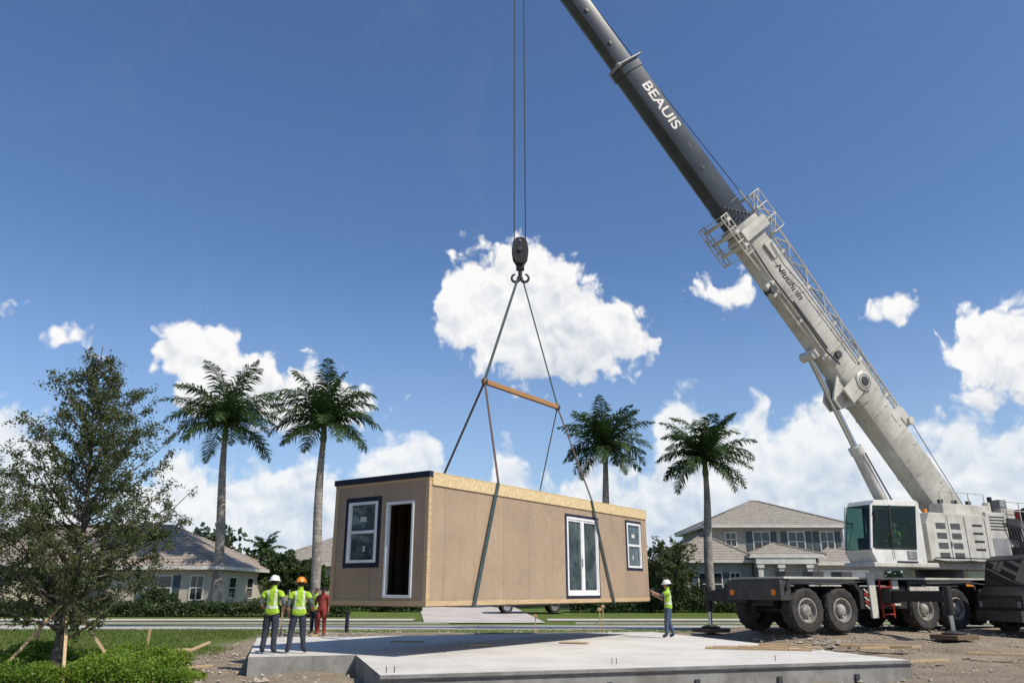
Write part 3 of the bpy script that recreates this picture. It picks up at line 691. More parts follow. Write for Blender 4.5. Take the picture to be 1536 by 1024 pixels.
def text(txt,size,M,mat,par,name,shear=0):
    c=bpy.data.curves.new(name,'FONT'); c.body=txt; c.size=size; c.extrude=.004; c.align_x='CENTER'; c.align_y='CENTER'; c.shear=shear; c.offset=.018*size
    o=bpy.data.objects.new(name,c); S.collection.objects.link(o); o.data.materials.append(mat); o.matrix_world=M; setparent(o,par)
def bt(x,z,y): 
    o=BF@Vector((x,y,z)); m3=BF.to_3x3()
    return frame(o,m3@Vector((-1,0,0)),m3@Vector((0,0,1)),m3@Vector((0,-1,0)))
text('BEAUIS',.72,bt(21.4,.05,-.457),M_trim,crane,'boom_lettering')
text('Niuuhuin',.46,bt(12.7,.0,-.536),M_black,crane,'boom_base_lettering',.3)

# ------------------------------------------------------------------ truck
tk=empty('flatbed_truck',(19.5,27.6,.5)); TF=frame((16.9,28.2,.45),(1,.12,0),(-.12,1,0))
b=MB()
b.prism([(0,.45),(0,1.25),(.35,1.55),(.6,2.45),(.85,2.6),(2.1,2.6),(2.1,.45)],-1.1,1.1,0)
b.bx(2.3,8.2,-1.2,1.2,.95,1.15,0); b.bx(2.3,8.2,-.5,.5,.6,.95,1); b.bx(2.32,2.42,-1.15,1.15,1.15,2.5,1)
b.bx(-.15,0,-1.1,1.1,.4,.75,1)
for x in np.arange(2.6,8.2,1.1): b.bx(x,x+.06,-1.22,-1.16,1.15,1.6,1)
b.bx(2.6,8.2,-1.23,-1.2,1.35,1.5,0)
b.bx(-.02,.0,-.8,.8,.85,1.15,1); b.bx(-.03,.0,-1.0,-.84,.85,1.05,2); b.bx(-.03,.0,.84,1.0,.85,1.05,2)
b.bx(.5,.56,-1.3,-1.12,1.5,1.95,1); b.bx(1.0,1.6,-1.14,-1.1,.55,.62,1); b.bx(1.86,1.88,-1.112,-1.1,.8,2.4,1); b.bx(.7,.72,-1.112,-1.1,.8,1.6,1)
b.obj('body',[M_black,M_dgrey,M_grey],tk,TF,bevel=.04)
b=MB(); b.add([(.72,-1.106,1.5),(1.8,-1.106,1.5),(1.8,-1.106,2.4),(.85,-1.106,2.4)],[(0,1,2,3)]); b.add([(.34,-1,1.58),(.34,1,1.58),(.575,1,2.4),(.575,-1,2.4)],[(0,1,2,3)]); b.obj('glass',M_blackglass,tk,TF)
b=MB()
for x in (.95,5.4,6.6):
    for s in (-1,1):
        T=TF@Matrix.Translation((x,s*.95,.5))@Matrix.Rotation(R(90)*-s,4,'X')
        b.rev([(.28,-.15),(.47,-.15),(.5,-.1),(.5,.1),(.47,.15),(.28,.15),(.26,.05),(.1,.08),(0,.1)],T,26,0)
        b.rev([(.27,.1),(.2,.06),(.1,.12),(0,.13)],T,20,1)
b.obj('wheels',[M_rubber,M_hub],tk,None,True)
text('BODEBODA',.3,frame(TF@Vector((4.1,-1.235,1.43)),TF.to_3x3()@Vector((1,0,0)),(0,0,1),TF.to_3x3()@Vector((0,-1,0))),M_trim,tk,'side_lettering')

def car(name,loc,ang,mat):
    e=empty(name,loc); T=Matrix.Translation(loc)@Matrix.Rotation(ang,4,'Z')
    b=MB(); b.prism([(-2.2,.35),(-2.25,.8),(-1.9,.92),(-1.3,.98),(-.6,1.42),(.7,1.45),(1.5,1.0),(2.15,.92),(2.25,.6),(2.2,.35)],-.88,.88,0)
    b.obj('body',mat,e,T,True,.07)
    b=MB()
    for s in (-1,1): b.add([(-1.15,s*.885,1.0),(1.3,s*.885,1.0),(.62,s*.885,1.36),(-.55,s*.885,1.34)],[(0,1,2,3)])
    b.obj('windows',M_blackglass,e,T)
    b=MB()
    for x in (-1.4,1.4):
        for s in (-1,1):
            Q=Matrix.Translation((x,s*.78,.33))@Matrix.Rotation(R(90)*-s,4,'X'); b.rev([(.2,-.1),(.31,-.1),(.33,0),(.31,.11),(.2,.11)],Q,24,0); b.rev([(.2,.1),(.1,.07),(0,.1)],Q,16,1)
    b.obj('wheels',[M_rubber,M_grey],e,T,True)
car('parked_car',(1.0,48,zf(1,48)+.05),R(8),M_black)

# ------------------------------------------------------------------ houses
def hip(b,x0,x1,y0,y1,ze,zr,m,ov=.55):
    x0-=ov;x1+=ov;y0-=ov;y1+=ov; lx=x1-x0; ly=y1-y0
    if lx>=ly: r=[((x0+ly/2),(y0+y1)/2,zr),((x1-ly/2),(y0+y1)/2,zr)]; fs=[(0,1,5,4),(1,2,5),(2,3,4,5),(3,0,4)]
    else: r=[((x0+x1)/2,y0+lx/2,zr),((x0+x1)/2,y1-lx/2,zr)]; fs=[(0,1,4),(1,2,5,4),(2,3,5),(3,0,4,5)]
    b.add([(x0,y0,ze),(x1,y0,ze),(x1,y1,ze),(x0,y1,ze)]+r,fs,m)
    b.add([(x0,y0,ze),(x1,y0,ze),(x1,y1,ze),(x0,y1,ze),(x0,y0,ze-.2),(x1,y0,ze-.2),(x1,y1,ze-.2),(x0,y1,ze-.2)],[(0,1,5,4),(1,2,6,5),(2,3,7,6),(3,0,4,7),(4,5,6,7)],m+1)
    b.tube([Vector(r[0]),Vector(r[1])] if (Vector(r[0])-Vector(r[1])).length>.1 else [Vector(r[0]),Vector(r[0])+Vector((.1,0,0))],.11,6,m)
    cs=[Vector((x0,y0,ze)),Vector((x1,y0,ze)),Vector((x1,y1,ze)),Vector((x0,y1,ze))]
    m_=[0,1,1,0] if lx>=ly else [0,0,1,1]
    for c,k in zip(cs,m_): b.tube([c,Vector(r[k])],.09,6,m)
def hwin(b,x,z,w_,h,y,shut=False):
    b.bx(x-w_/2,x+w_/2,y-.03,y-.005,z,z+h,1)
    for q in ((x-w_/2-.08,x-w_/2,z-.08,z+h+.08),(x+w_/2,x+w_/2+.08,z-.08,z+h+.08),(x-w_/2,x+w_/2,z-.08,z),(x-w_/2,x+w_/2,z+h,z+h+.08),(x-w_/2,x+w_/2,z+h/2-.03,z+h/2+.03),(x-.025,x+.025,z,z+h/2-.03),(x-.025,x+.025,z+h/2+.03,z+h)):
        b.bx(q[0],q[1],y-.06,y-.004,q[2],q[3],0)
    if shut:
        for sx in (-1,1): b.bx(x+sx*(w_/2+.33)-.2,x+sx*(w_/2+.33)+.2,y-.05,y-.004,z-.05,z+h+.05,2)
def house(name,blocks,wins,mw,mr,extra=None):
    c=blocks[0]; e=empty(name,((c[0]+c[1])/2,(c[2]+c[3])/2,c[4]))
    b=MB(); r=MB()
    for (x0,x1,y0,y1,zb,ze,zr) in blocks:
        b.bx(x0,x1,y0,y1,zb-.3,ze-.21,0); hip(r,x0,x1,y0,y1,ze,zr,0)
    b.obj('walls',mw,e); r.obj('roof',[mr,M_trim],e)
    g=MB()
    for q in wins: hwin(g,*q)
    g.obj('windows',[M_trim,M_blackglass,M_shut],e)
    if extra:
        x=MB(); extra(x); x.obj('porch_and_doors',[M_trim,M_dgrey,M_stuccol],e,None,bevel=.02)
    return e
zb=zf(0,60)
def ex1(b):
    for x in (16.6,18.0,19.9): b.bx(x-.17,x+.17,53.6,53.94,zb-.2,3.55,0); b.bx(x-.24,x+.24,53.53,54.01,zb-.2,zb+.15,0); b.bx(x-.24,x+.24,53.53,54.01,3.3,3.5,0)
    b.bx(16.3,20.3,53.5,54.05,3.55,3.95,0)
    b.bx(17.6,18.7,55.93,55.99,zb,3.1,1)
    b.bx(21.0,24.4,54.92,54.99,zb,3.2,0)
    for k in range(4): b.bx(21.05,24.35,54.9,54.919,zb+.55*k,zb+.55*k+.02,1)
    b.bx(13.7,24.1,56.95,56.999,4.1,4.25,0)
house('two_storey_house',[(14.2,23.8,57,66,zb,6.35,8.5),(11.0,16.3,54.5,63,zb,3.85,5.7),(20.6,25.4,55,61,zb,3.7,4.9),(16.4,20.5,54,58,zb,4.15,5.0)],
      [(17.9,4.55,1.1,1.3,57,True),(20.4,4.55,1.1,1.3,57,True),(22.6,4.55,.9,1.3,57,True),(15.7,4.9,.7,.9,57),(13.4,zb+.7,1.5,1.4,54.5,True),(16.0-.9,zb+.7,.6,1.4,54.5)],M_stucco,M_roof,ex1)
zl=zf(0,50)
def ex2(b):
    b.bx(-34,-30,47.92,47.99,zl,2.9,0)
    for k in range(4): b.bx(-33.95,-30.05,47.9,47.918,zl+.5*k,zl+.5*k+.02,1)
    b.bx(-25.2,-24.1,47.93,47.99,zl,2.75,1)
h1=house('bungalow_house',[(-38,-17.6,48,58.5,zl,3.25,6.0),(-35,-28.5,45.5,50,zl,3.35,5.0)],[(-21,zl+.75,1.5,1.3,48,True),(-27,zl+.75,1.2,1.3,48),(-18.7,zl+.75,.7,1.3,48)],M_stuccol,M_roofb,ex2)
b=MB()
for y in (50.2,53.6): 
    b.bx(-17.595,-17.57,y,y+1.2,zl+.8,zl+2.0,1)
    for q in ((y-.08,y,zl+.72,zl+2.08),(y+1.2,y+1.28,zl+.72,zl+2.08),(y,y+1.2,zl+2.0,zl+2.08),(y,y+1.2,zl+.72,zl+.8),(y,y+1.2,zl+1.37,zl+1.43)): b.bx(-17.597,-17.54,q[0],q[1],q[2],q[3],0)
b.obj('side_windows',[M_trim,M_blackglass],h1)
house('bungalow_house',[(-19.5,-6,64,73,zb,3.9,6.3)],[(-16.8,zb+.8,1.4,1.3,64,True),(-13,zb+.8,1.2,1.3,64)],M_stuccol,M_roof)
house('bungalow_house',[(34,50,60,70,zb,3.75,6.2)],[(37,zb+.8,1.4,1.3,60,True)],M_stuccol,M_roofb)
house('bungalow_house',[(-62,-46,50,60,zl,3.4,6.0)],[(-50,zl+.8,1.4,1.3,50,True)],M_stuccol,M_roofb)

# ------------------------------------------------------------------ palms
def palm(name,base,top,Rr,seed,nf=32):
    rnd=random.Random(seed); e=empty(name,base); base=Vector(base); top=Vector(top)
    b=MB(); pts=[];rs=[]
    for i in range(15):
        t=i/14; p=base.lerp(top-Vector((0,0,1.1)),t)+Vector((.12*math.sin(t*3+seed),0,0))*(1-t)*t*4
        pts.append(p); rs.append(.27*(1-.42*t)+.05*math.sin(t*3.1)+(.12*(1-t*9) if t<.11 else 0))
    b.tube(pts,rs,14,0)
    for i in range(40):
        t=i/40; p=base.lerp(top-Vector((0,0,1.1)),t)+Vector((.12*math.sin(t*3+seed),0,0))*(1-t)*t*4; r=.27*(1-.42*t)+.05*math.sin(t*3.1)
        b.tube([p,p+Vector((0,0,.05))],r+.01,14,0,False)
    b.tube([top-Vector((0,0,1.15)),top-Vector((0,0,.9)),top-Vector((0,0,.3)),top+Vector((0,0,.3))],[.17,.21,.15,.07],14,1)
    b.obj('trunk',[M_palmtrunk,M_palmshaft],e,None,True)
    f=MB()
    for i in range(nf):
        az=i*2.39996+rnd.uniform(-.3,.3); q=i/(nf-1)
        p0=R(84-90*q**.95+rnd.uniform(-10,10)); Lf=Rr*rnd.uniform(.95,1.2)*(1.12-.2*q); droop=R(rnd.uniform(52,95))
        n=15; p=top+Vector((0,0,-.05)); pts=[p.copy()]; dirs=[]
        hd=Vector((math.cos(az),math.sin(az),0)); sd=Vector((-math.sin(az),math.cos(az),0))
        for k in range(n):
            t=k/n; pi=p0-droop*t**1.35; dv=hd*math.cos(pi)+Vector((0,0,math.sin(pi))); p=p+dv*Lf/n; pts.append(p.copy()); dirs.append(dv)
        dirs.append(dirs[-1])
        f.tube(pts,[.05*(1-.85*k/n) for k in range(n+1)],5,0,False)
        nl=52
        for j in range(3,nl):
            t=j/nl; k=t*n; k0=int(k); fr=k-k0; c=pts[k0].lerp(pts[min(k0+1,n)],fr); dv=dirs[k0]
            upv=sd.cross(dv)*-1
            if upv.z<0: upv=-upv
            ll=Rr*.31*(math.sin(math.pi*min(1,(t*.88+.13)))**.65)*rnd.uniform(.75,1.12)
            for s in (-1,1):
                lift=rnd.uniform(-.45,.35)
                l1=(sd*s*.82+dv*.62+upv*(lift+.03)).normalized(); l2=(l1+Vector((0,0,-.75))).normalized()
                m1=c+l1*ll*.5; m2=m1+l2*ll*.5; wv=dv*.044
                f.add([c-wv*.6,c+wv*.6,m1+wv,m1-wv,m2],[(0,1,2,3),(3,2,4)],0)
    f.obj('fronds',M_palmleaf,e)
palm('palm_tree',(-17.5,48,zf(0,48)),(-18.05,48,11.9),3.75,1)
palm('palm_tree',(-11.2,46,zf(0,46)),(-11.36,46,11.45),3.55,2)
palm('palm_tree',(6.35,52,zf(0,52)),(6.3,52,11.1),3.35,3)
palm('palm_tree',(12.3,50,zf(0,50)),(12.5,50,9.95),3.45,4)
palm('palm_tree',(-24.2,76,1),(-23.6,76,5.5),2.0,5,16)

# ------------------------------------------------------------------ trees / foliage
def tree(name,base,H,prof,seed,nbr,nleaf,lsize,mat,clear=.18,stem=.13,lean=(0,0)):
    rnd=random.Random(seed); e=empty(name,base); base=Vector(base); b=MB(); C=[]
    def tp(t): return base+Vector((lean[0]*t+.08*math.sin(t*7+seed),lean[1]*t+.06*math.sin(t*5),H*t))
    b.tube([tp(i/14) for i in range(15)],[stem*(1-.93*(i/14)**.8)+(.05 if i==0 else 0) for i in range(15)],10,0)
    tips=[]
    for i in range(nbr):
        t=clear+(1-clear)*((i+.5)/nbr)**1.05*.985; az=i*2.4+rnd.uniform(-.5,.5); r=prof(t)*rnd.choice([.55,.8,.95,1.1,1.22])
        st=tp(max(.05,t-.06)); out=Vector((math.cos(az),math.sin(az),0))
        rise=rnd.uniform(.25,.85)*r+.12
        pts=[];n=6
        for k in range(n+1):
            q=k/n; pts.append(st+out*r*q+Vector((0,0,rise*q**1.4))+Vector((rnd.uniform(-1,1),rnd.uniform(-1,1),rnd.uniform(-1,1)))*.06*q)
        b.tube(pts,[stem*.28*(1-t*.6)*(1-.85*k/n)+.003 for k in range(n+1)],5,0,False)
        nt_=max(4,int(r*8))
        for k in range(nt_):
            q=rnd.uniform(.3,1.0); kk=min(n-1,int(q*n)); c=pts[kk].lerp(pts[kk+1],q*n-kk)
            tw=Vector((rnd.gauss(0,1),rnd.gauss(0,1),rnd.gauss(.4,.8))).normalized()+out*.5; tw.normalize(); l=rnd.uniform(.18,.5)*(.5+.5*min(1,r))
            en=c+tw*l; b.tube([c,c.lerp(en,.5)+Vector((0,0,.02)),en],[.006,.005,.002],3,0,False)
            tips.append((c,en))
    per=max(1,nleaf//len(tips))
    for c,en in tips:
        for k in range(int(per*rnd.uniform(.3,1.7))):
            q=rnd.uniform(.1,1.12); p=c.lerp(en,q); C.append((p.x+rnd.gauss(0,.05),p.y+rnd.gauss(0,.05),p.z+rnd.gauss(0,.05)))
    b.obj('trunk_and_branches',M_bark,e,None,True); leaves('foliage',C,lsize,mat,e,.5); return e
def prof1(t):
    k=[(0,1.0),(.15,1.6),(.35,1.95),(.5,1.65),(.62,1.4),(.8,.95),(.92,.5),(1,.15)]
    for a,c in zip(k[:-1],k[1:]):
        if a[0]<=t<=c[0]: return a[1]+(c[1]-a[1])*(t-a[0])/(c[0]-a[0])
    return .1
tree('oak_tree',(-9.6,17.6,0),7.4,prof1,11,135,62000,.064,M_treeleaf,.17,.12,(-.1,0))
tree('oak_tree',(-13.4,19.5,0),5.4,lambda t:prof1(t)*.9,12,75,24000,.062,M_treeleaf,.16,.1)
tree('young_tree',(9.6,49,zf(0,49)),3.6,lambda t:.5+1.0*math.sin(min(1,t)*2.6),13,60,9000,.16,M_treeleaf,.1,.08)
b=MB(); e=empty('tree_stakes',(-9.5,17.6,0))
for a in range(4):
    t=a*1.57+.5; x=-9.6+1.35*math.cos(t); y=17.7+1.1*math.sin(t); b.beam((x,y,-.05),(-9.6+.12*math.cos(t),17.6+.12*math.sin(t),1.55),.06,.06)
b.beam((-8.55,19.3,0),(-8.5,19.3,1.0),.05,.05); b.beam((-11.2,19.4,0),(-11.15,19.4,1.1),.05,.05)
b.obj('stakes',M_wood,e)

def blobpts(c,r,n,lump=.25,seed=0):
    P=np.random.normal(size=(n,3)); P/=np.linalg.norm(P,axis=1)[:,None]; P[:,2]=np.abs(P[:,2])*1.0-.15
    rad=np.random.uniform(.55,1,n)**.5
    nz=np.array([noise.noise(Vector(p)*2.2+Vector((seed,0,0))) for p in P])
    return np.array(c)+P*(rad*(1+lump*2*nz))[:,None]*np.array(r)
def bush(name,blobs,n,size,mat):
    e=empty(name,blobs[0][0]); P=[blobpts(c,r,int(n*r[0]*r[2]),.25,i*3.1) for i,(c,r) in enumerate(blobs)]
    leaves('foliage',np.concatenate(P),size,mat,e,.6)
    b=MB()
    for c,r in blobs:
        for k in range(3): b.tube([(c[0]+.1*k,c[1],c[2]-r[2]*1.0-.3),(c[0]+r[0]*.3*(k-1),c[1],c[2]+r[2]*.5)],[.08,.02],5,0)
    b.obj('stems',M_bark,e)
def hedge(name,x0,x1,y,h,dep,n,size,mat,par=None,seed=0):
    P=np.random.rand(n,3); X=x0+(x1-x0)*P[:,0]; Yr=(P[:,2]-.5)*dep
    top=np.array([h*(.72+.5*noise.noise(Vector((x*.9+seed,seed+yy*.8,0)))+.25*noise.noise(Vector((x*3.1,seed+yy*3,0)))) for x,yy in zip(X,Yr)])
    Z=top*P[:,1]**.5; Y=y+Yr*(1-.3*(P[:,1]**3))
    Zb=np.array([zf(a,c) for a,c in zip(X,Y)])
    leaves(name,np.stack([X,Y,Z+Zb],1),size,mat,par,.6)
hedge('hedge',-30,-9,45,.95,1.4,26000,.13,M_bushleaf,None,1)
hedge('hedge',-8.5,-5.5,50,.8,1.4,4000,.13,M_bushleaf,None,2)
hedge('hedge',3.5,20.8,49.5,1.15,1.8,26000,.14,M_bushleaf,None,3)
hedge('hedge',10.5,17,52.5,1.5,1.4,12000,.15,M_bushleaf,None,4)
hedge('hedge',-60,-30.5,45.5,1.0,1.4,14000,.16,M_bushleaf,None,5)
hedge('hedge',-14,-7.5,51,1.0,1.4,9000,.14,M_bushleaf,None,8)
hedge('groundcover_shrubs',-15,-7.3,17.9,.72,2.6,90000,.055,M_hedgeb,None,6)
hedge('groundcover_shrubs',-7.6,-6.6,17.6,.3,1.2,6000,.05,M_hedgeb,None,9)
hedge('groundcover_shrubs',-24,-11.5,21.8,.45,1.6,20000,.06,M_bushleaf,None,7)
bush('shrub',[((-20.4,46.4,1.3),(.8,.7,.9)),((-19.5,46.2,1.1),(.6,.6,.7))],3500,.11,M_bushleaf)
bush('shrub',[((13.8,51.5,1.4),(.8,.7,1.0)),((15.2,51.5,1.2),(.7,.6,.8)),((20.5,52.5,1.3),(.8,.6,.9))],3000,.13,M_bushleaf)
bush('round_tree',[((-17.3,58,2.6),(2.3,2,2.2)),((-15.2,59,2.2),(1.8,1.8,1.9)),((-16.3,58,3.2),(1.3,1.3,.9))],1500,.26,M_bushleaf)
bush('round_tree',[((-21,62,2.8),(2.2,2,2.0)),((-19,63,3.2),(1.8,1.8,1.4))],1300,.28,M_bushleaf)
bush('round_tree',[((9.7,53,2.2),(1.4,1.3,1.6))],2500,.18,M_treeleaf)
bush('shrub',[((-1.5,60,1.6),(2.2,1.2,1.0)),((2.8,61,1.5),(2.0,1.2,1.0)),((6.5,60,1.5),(1.8,1.2,1.1))],1800,.2,M_bushleaf)
def dist():
    P=[]
    for x in np.arange(-230,230,4.6):
        y=112+18*math.sin(x*.05)+random.uniform(-8,8); h=random.uniform(3.0,5.6)*(1+.25*math.sin(x*.11)); r=random.uniform(3.2,4.8)
        P.append(blobpts((x,y,h*.65),(r,r,h*.85),620,.3,x)); P.append(blobpts((x+2,y-3,1.6),(3.5,2.5,2.6),300,.2,x+5))
    leaves('distant_trees',np.concatenate(P),.75,M_far,None,.7)
dist()

b=MB(); b.cyl((-6.5,32.3,.2),(-6.5,32.3,1.02),.075,14); b.cyl((-6.5,32.3,1.02),(-6.5,32.3,1.06),.09,14); b.obj('bollard',M_navy,None,None,True)
for (x,y,h,r) in ((3.35,31.2,1.0,.04),(3.5,31.4,1.1,.035),(.9,31.5,.75,.04),(-8.6,30.6,1.2,.05),(-7.9,31.0,1.3,.05)):
    b=MB(); z=zf(x,y); b.box((x,y,z+h/2-.05),(r,r,h),0); b.box((x,y-.03,z+h-.12),(r*4,.02,.1),0); b.obj('survey_stake',M_wood)
b=MB()
for k in range(90):
    x=random.uniform(7.2,10.4) if k<70 else random.uniform(-8,-4); y=(random.uniform(25.5,28.5) if k%2 else random.uniform(24,26)) if k<70 else random.uniform(16.6,18.2); s=random.uniform(.05,.14); vs=[(x+dx*s*random.uniform(.6,1.3),y+dy*s*random.uniform(.6,1.3),zf(x,y)+.02+dz*s*random.uniform(.5,1)) for dx,dy,dz in ((1,0,0),(-1,0,0),(0,1,0),(0,-1,0),(0,0,.8),(0,0,-.8))]
    b.add(vs,[(0,2,4),(2,1,4),(1,3,4),(3,0,4),(2,0,5),(1,2,5),(3,1,5),(0,3,5)])
b.obj('rubble',M_stone)

# ------------------------------------------------------------------ people
def person(name,loc,heading,pose,vestm,pants,hat,skin,scale=1.0,forearm=None,sit=False,shirt=None):
    e=empty(name,loc); T=Matrix.Translation(loc)@Matrix.Rotation(heading,4,'Z')@Matrix.Scale(scale,4)
    J={'pel':(0,0,.96),'sp':(0,-.005,1.10),'ch':(0,0,1.27),'nb':(0,-.01,1.43),'nk':(0,0,1.51),'h1':(0,.025,1.575),'h2':(0,.015,1.66),'h3':(0,.005,1.715),
       'hl':(-.10,0,.89),'kl':(-.12,.02,.50),'al':(-.13,-.01,.10),'tl':(-.15,.15,.045),
       'hr':(.10,0,.89),'kr':(.12,.02,.50),'ar':(.13,-.01,.10),'tr':(.15,.15,.045),
       'sl':(-.195,-.005,1.40),'el':(-.25,-.03,1.13),'wl':(-.27,.06,.88),'sr':(.195,-.005,1.40),'er':(.25,-.03,1.13),'wr':(.27,.06,.88)}
    J.update(pose); J={k:Vector(v) for k,v in J.items()}
    for s in 'lr':
        J['p'+s]=J['w'+s]+(J['w'+s]-J['e'+s]).normalized()*.075
    rad={'pel':(.175,.13),'sp':(.175,.13),'ch':(.19,.13),'nb':(.10,.08),'nk':(.055,.055),'h1':(.065,.075),'h2':(.078,.095),'h3':(.055,.07),
         'hl':(.115,.115),'kl':(.08,.08),'al':(.066,.066),'tl':(.045,.038),'hr':(.115,.115),'kr':(.08,.08),'ar':(.066,.066),'tr':(.045,.038),
         'sl':(.072,.072),'el':(.055,.055),'wl':(.033,.033),'pl':(.04,.022),'sr':(.072,.072),'er':(.055,.055),'wr':(.033,.033),'pr':(.04,.022)}
    E=[('pel','sp'),('sp','ch'),('ch','nb'),('nb','nk'),('nk','h1'),('h1','h2'),('h2','h3'),('pel','hl'),('hl','kl'),('kl','al'),('al','tl'),('pel','hr'),('hr','kr'),('kr','ar'),('ar','tr'),
       ('nb','sl'),('sl','el'),('el','wl'),('wl','pl'),('nb','sr'),('sr','er'),('er','wr'),('wr','pr')]
    lab={('pel','sp'):0,('sp','ch'):0,('ch','nb'):0,('nb','nk'):2,('nk','h1'):2,('h1','h2'):2,('h2','h3'):2,('al','tl'):3,('ar','tr'):3,('nb','sl'):0,('nb','sr'):0}
    for s in 'lr':
        lab[('pel','h'+s)]=1; lab[('h'+s,'k'+s)]=1; lab[('k'+s,'a'+s)]=1; lab[('s'+s,'e'+s)]=4; lab[('e'+s,'w'+s)]=4 if forearm is None else 2; lab[('w'+s,'p'+s)]=2
    keys=list(J); me=bpy.data.meshes.new('tmp'); me.from_pydata([J[k] for k in keys],[(keys.index(a),keys.index(c)) for a,c in E],[])
    o=bpy.data.objects.new('tmp',me); S.collection.objects.link(o)
    md=o.modifiers.new('s','SKIN'); md.use_smooth_shade=True; md.branch_smoothing=.6
    for i,k in enumerate(keys):
        sv=me.skin_vertices[0].data[i]; sv.radius=rad[k]; sv.use_root=(k=='pel')
    sb=o.modifiers.new('ss','SUBSURF'); sb.levels=2; sb.render_levels=2
    dg=bpy.context.evaluated_depsgraph_get(); dg.update(); m2=bpy.data.meshes.new_from_object(o.evaluated_get(dg)); bpy.data.objects.remove(o)
    for mt in (vestm,pants,skin,M_shoe,shirt or M_shirt): m2.materials.append(mt)
    segs=[(J[a],J[c],lab[(a,c)]) for a,c in E]; mi=[]
    for p in m2.polygons:
        c=p.center; best=9;bl_=0
        for a,c2,l in segs:
            ab=c2-a; t=max(0,min(1,(c-a).dot(ab)/ab.length_squared)); dd_=(c-(a+ab*t)).length-{0:.09,1:.04,2:.0,3:0,4:.02}[l]
            if dd_<best: best=dd_; bl_=l
        if bl_==0 and c.z<.90 and not sit: bl_=1
        if bl_==1 and c.z>.92 and not sit: bl_=0
        mi.append(bl_)
    m2.polygons.foreach_set('material_index',mi); m2.polygons.foreach_set('use_smooth',[True]*len(m2.polygons))
    vs=set(); 
    for p,i in zip(m2.polygons,mi):
        if i==0: vs.update(p.vertices)
    nn=[v.normal.copy() for v in m2.vertices]
    for v in m2.vertices:
        k=.014 if v.index in vs else .0
        if v.co.z<.88 and v.co.z>.12: k+=.010*noise.noise(v.co*11)
        elif v.index in vs: k+=.014*noise.noise(v.co*9)
        v.co+=nn[v.index]*k
    ob=bpy.data.objects.new('body',m2); S.collection.objects.link(ob); ob.matrix_world=T; setparent(ob,e)
    b=MB()
    for s,sg_ in (('l',-1),('r',1)):
        wv=J['w'+s]; fd=(J['p'+s]-wv).normalized(); side=fd.cross(Vector((0,1,.2))); 
        if side.length<.1: side=Vector((1,0,0))
        side.normalize(); nrm=side.cross(fd).normalized(); root=wv+fd*.085
        for k,(off,ln) in enumerate(((-.03,.068),(-.01,.078),(.01,.074),(.029,.058))):
            a=root+side*off; p1=a+fd*ln*.5; p2=p1+(fd*.8+nrm*.5).normalized()*ln*.3; p3=p2+(fd*.4+nrm*.9).normalized()*ln*.25
            b.tube([a-fd*.02,p1,p2,p3],[.010,.009,.008,.006],7,0)
        a=wv+fd*.035-side*.03; b.tube([a,a-side*.03+fd*.025,a-side*.038+fd*.055+nrm*.01],[.012,.010,.007],7,0)
    hc=J['h2']
    b.ell(hc+Vector((0,.105,-.025)),(.012,.02,.022),0,8,6)
    for s in (-1,1):
        b.ell(hc+Vector((s*.032,.088,.005)),(.012,.008,.008),1,8,6); b.ell(hc+Vector((s*.083,0,-.02)),(.012,.02,.03),0,8,6)
    b.ell(hc+Vector((0,.086,-.065)),(.024,.01,.006),2,8,6)
    b.ell(hc+Vector((0,-.018,.0)),(.086,.092,.085),1,14,9)
    b.obj('hands_and_face',[skin,M_hair,M_redc],e,T,True)
    if hat is not None:
        b=MB(); Q=Matrix.Translation(hc+Vector((0,.0,.035)))@Matrix.Rotation(R(-6),4,'X')
        b.rev([(0,.125),(.04,.122),(.085,.1),(.112,.06),(.122,.01),(.125,-.005),(.15,-.012),(.152,-.018),(.12,-.012),(.115,0)],Q@Matrix.Diagonal((1,1.14,1,1)),28,0)
        for x in (-.03,0,.03): b.tube([Q@Vector((x,-.115,.05)),Q@Vector((x,-.06,.118)),Q@Vector((x,.06,.118)),Q@Vector((x,.115,.05))],.008,6,0)
        b.tube([Q@Vector((.10*math.sin(t),.135+.05*math.cos(t)-.02,-.012)) for t in np.linspace(-1.3,1.3,9)],.02,6,0,True,.35)
        b.obj('hard_hat',hat,e,T,True)
    return e
person('worker',(-5.88,20.0,.4),R(-6),{'el':(-.30,-.07,1.16),'wl':(-.22,.14,1.02),'er':(.31,-.05,1.15),'wr':(.24,.15,1.0),'kl':(-.13,.03,.5),'al':(-.16,-.02,.1),'tl':(-.2,.13,.045),'kr':(.11,.0,.5),'ar':(.12,-.03,.1),'tr':(.14,.12,.045)},M_vest,M_jean,M_hatw,M_skin,1.0,1)
person('worker',(-5.26,20.15,.4),R(12),{'el':(-.28,-.05,1.14),'wl':(-.24,.1,.92),'er':(.30,-.04,1.17),'wr':(.34,.15,1.05),'al':(-.19,-.04,.1),'tl':(-.24,.11,.045),'kl':(-.15,.01,.5),'kr':(.13,.02,.5),'ar':(.18,-.0,.1),'tr':(.24,.14,.045)},M_vest,M_jean,M_hato,M_skin,.98,1)
person('worker',(5.12,26.7,.4),R(75),{'el':(-.22,.22,1.3),'wl':(-.14,.46,1.42),'er':(.22,.16,1.18),'wr':(.1,.38,1.3),'al':(-.15,.08,.1),'tl':(-.16,.23,.045),'kl':(-.12,.08,.5),'ar':(.13,-.12,.1),'tr':(.15,.03,.045)},M_vest,M_jean2,M_hatw,M_skin,.99,1)
person('bystander',(-6.98,30.0,zf(-7,30)),R(170),{'er':(.28,0,1.16),'wr':(.2,.18,1.1)},M_redc,M_redc,None,M_skind,.97,1,False,M_redc)
person('bystander',(-7.45,30.9,zf(-7.4,31)),R(150),{},M_vest,M_jean,None,M_skind,.95,1,False,M_redc)
op=cabF@Vector((.75,.6,.0)); 
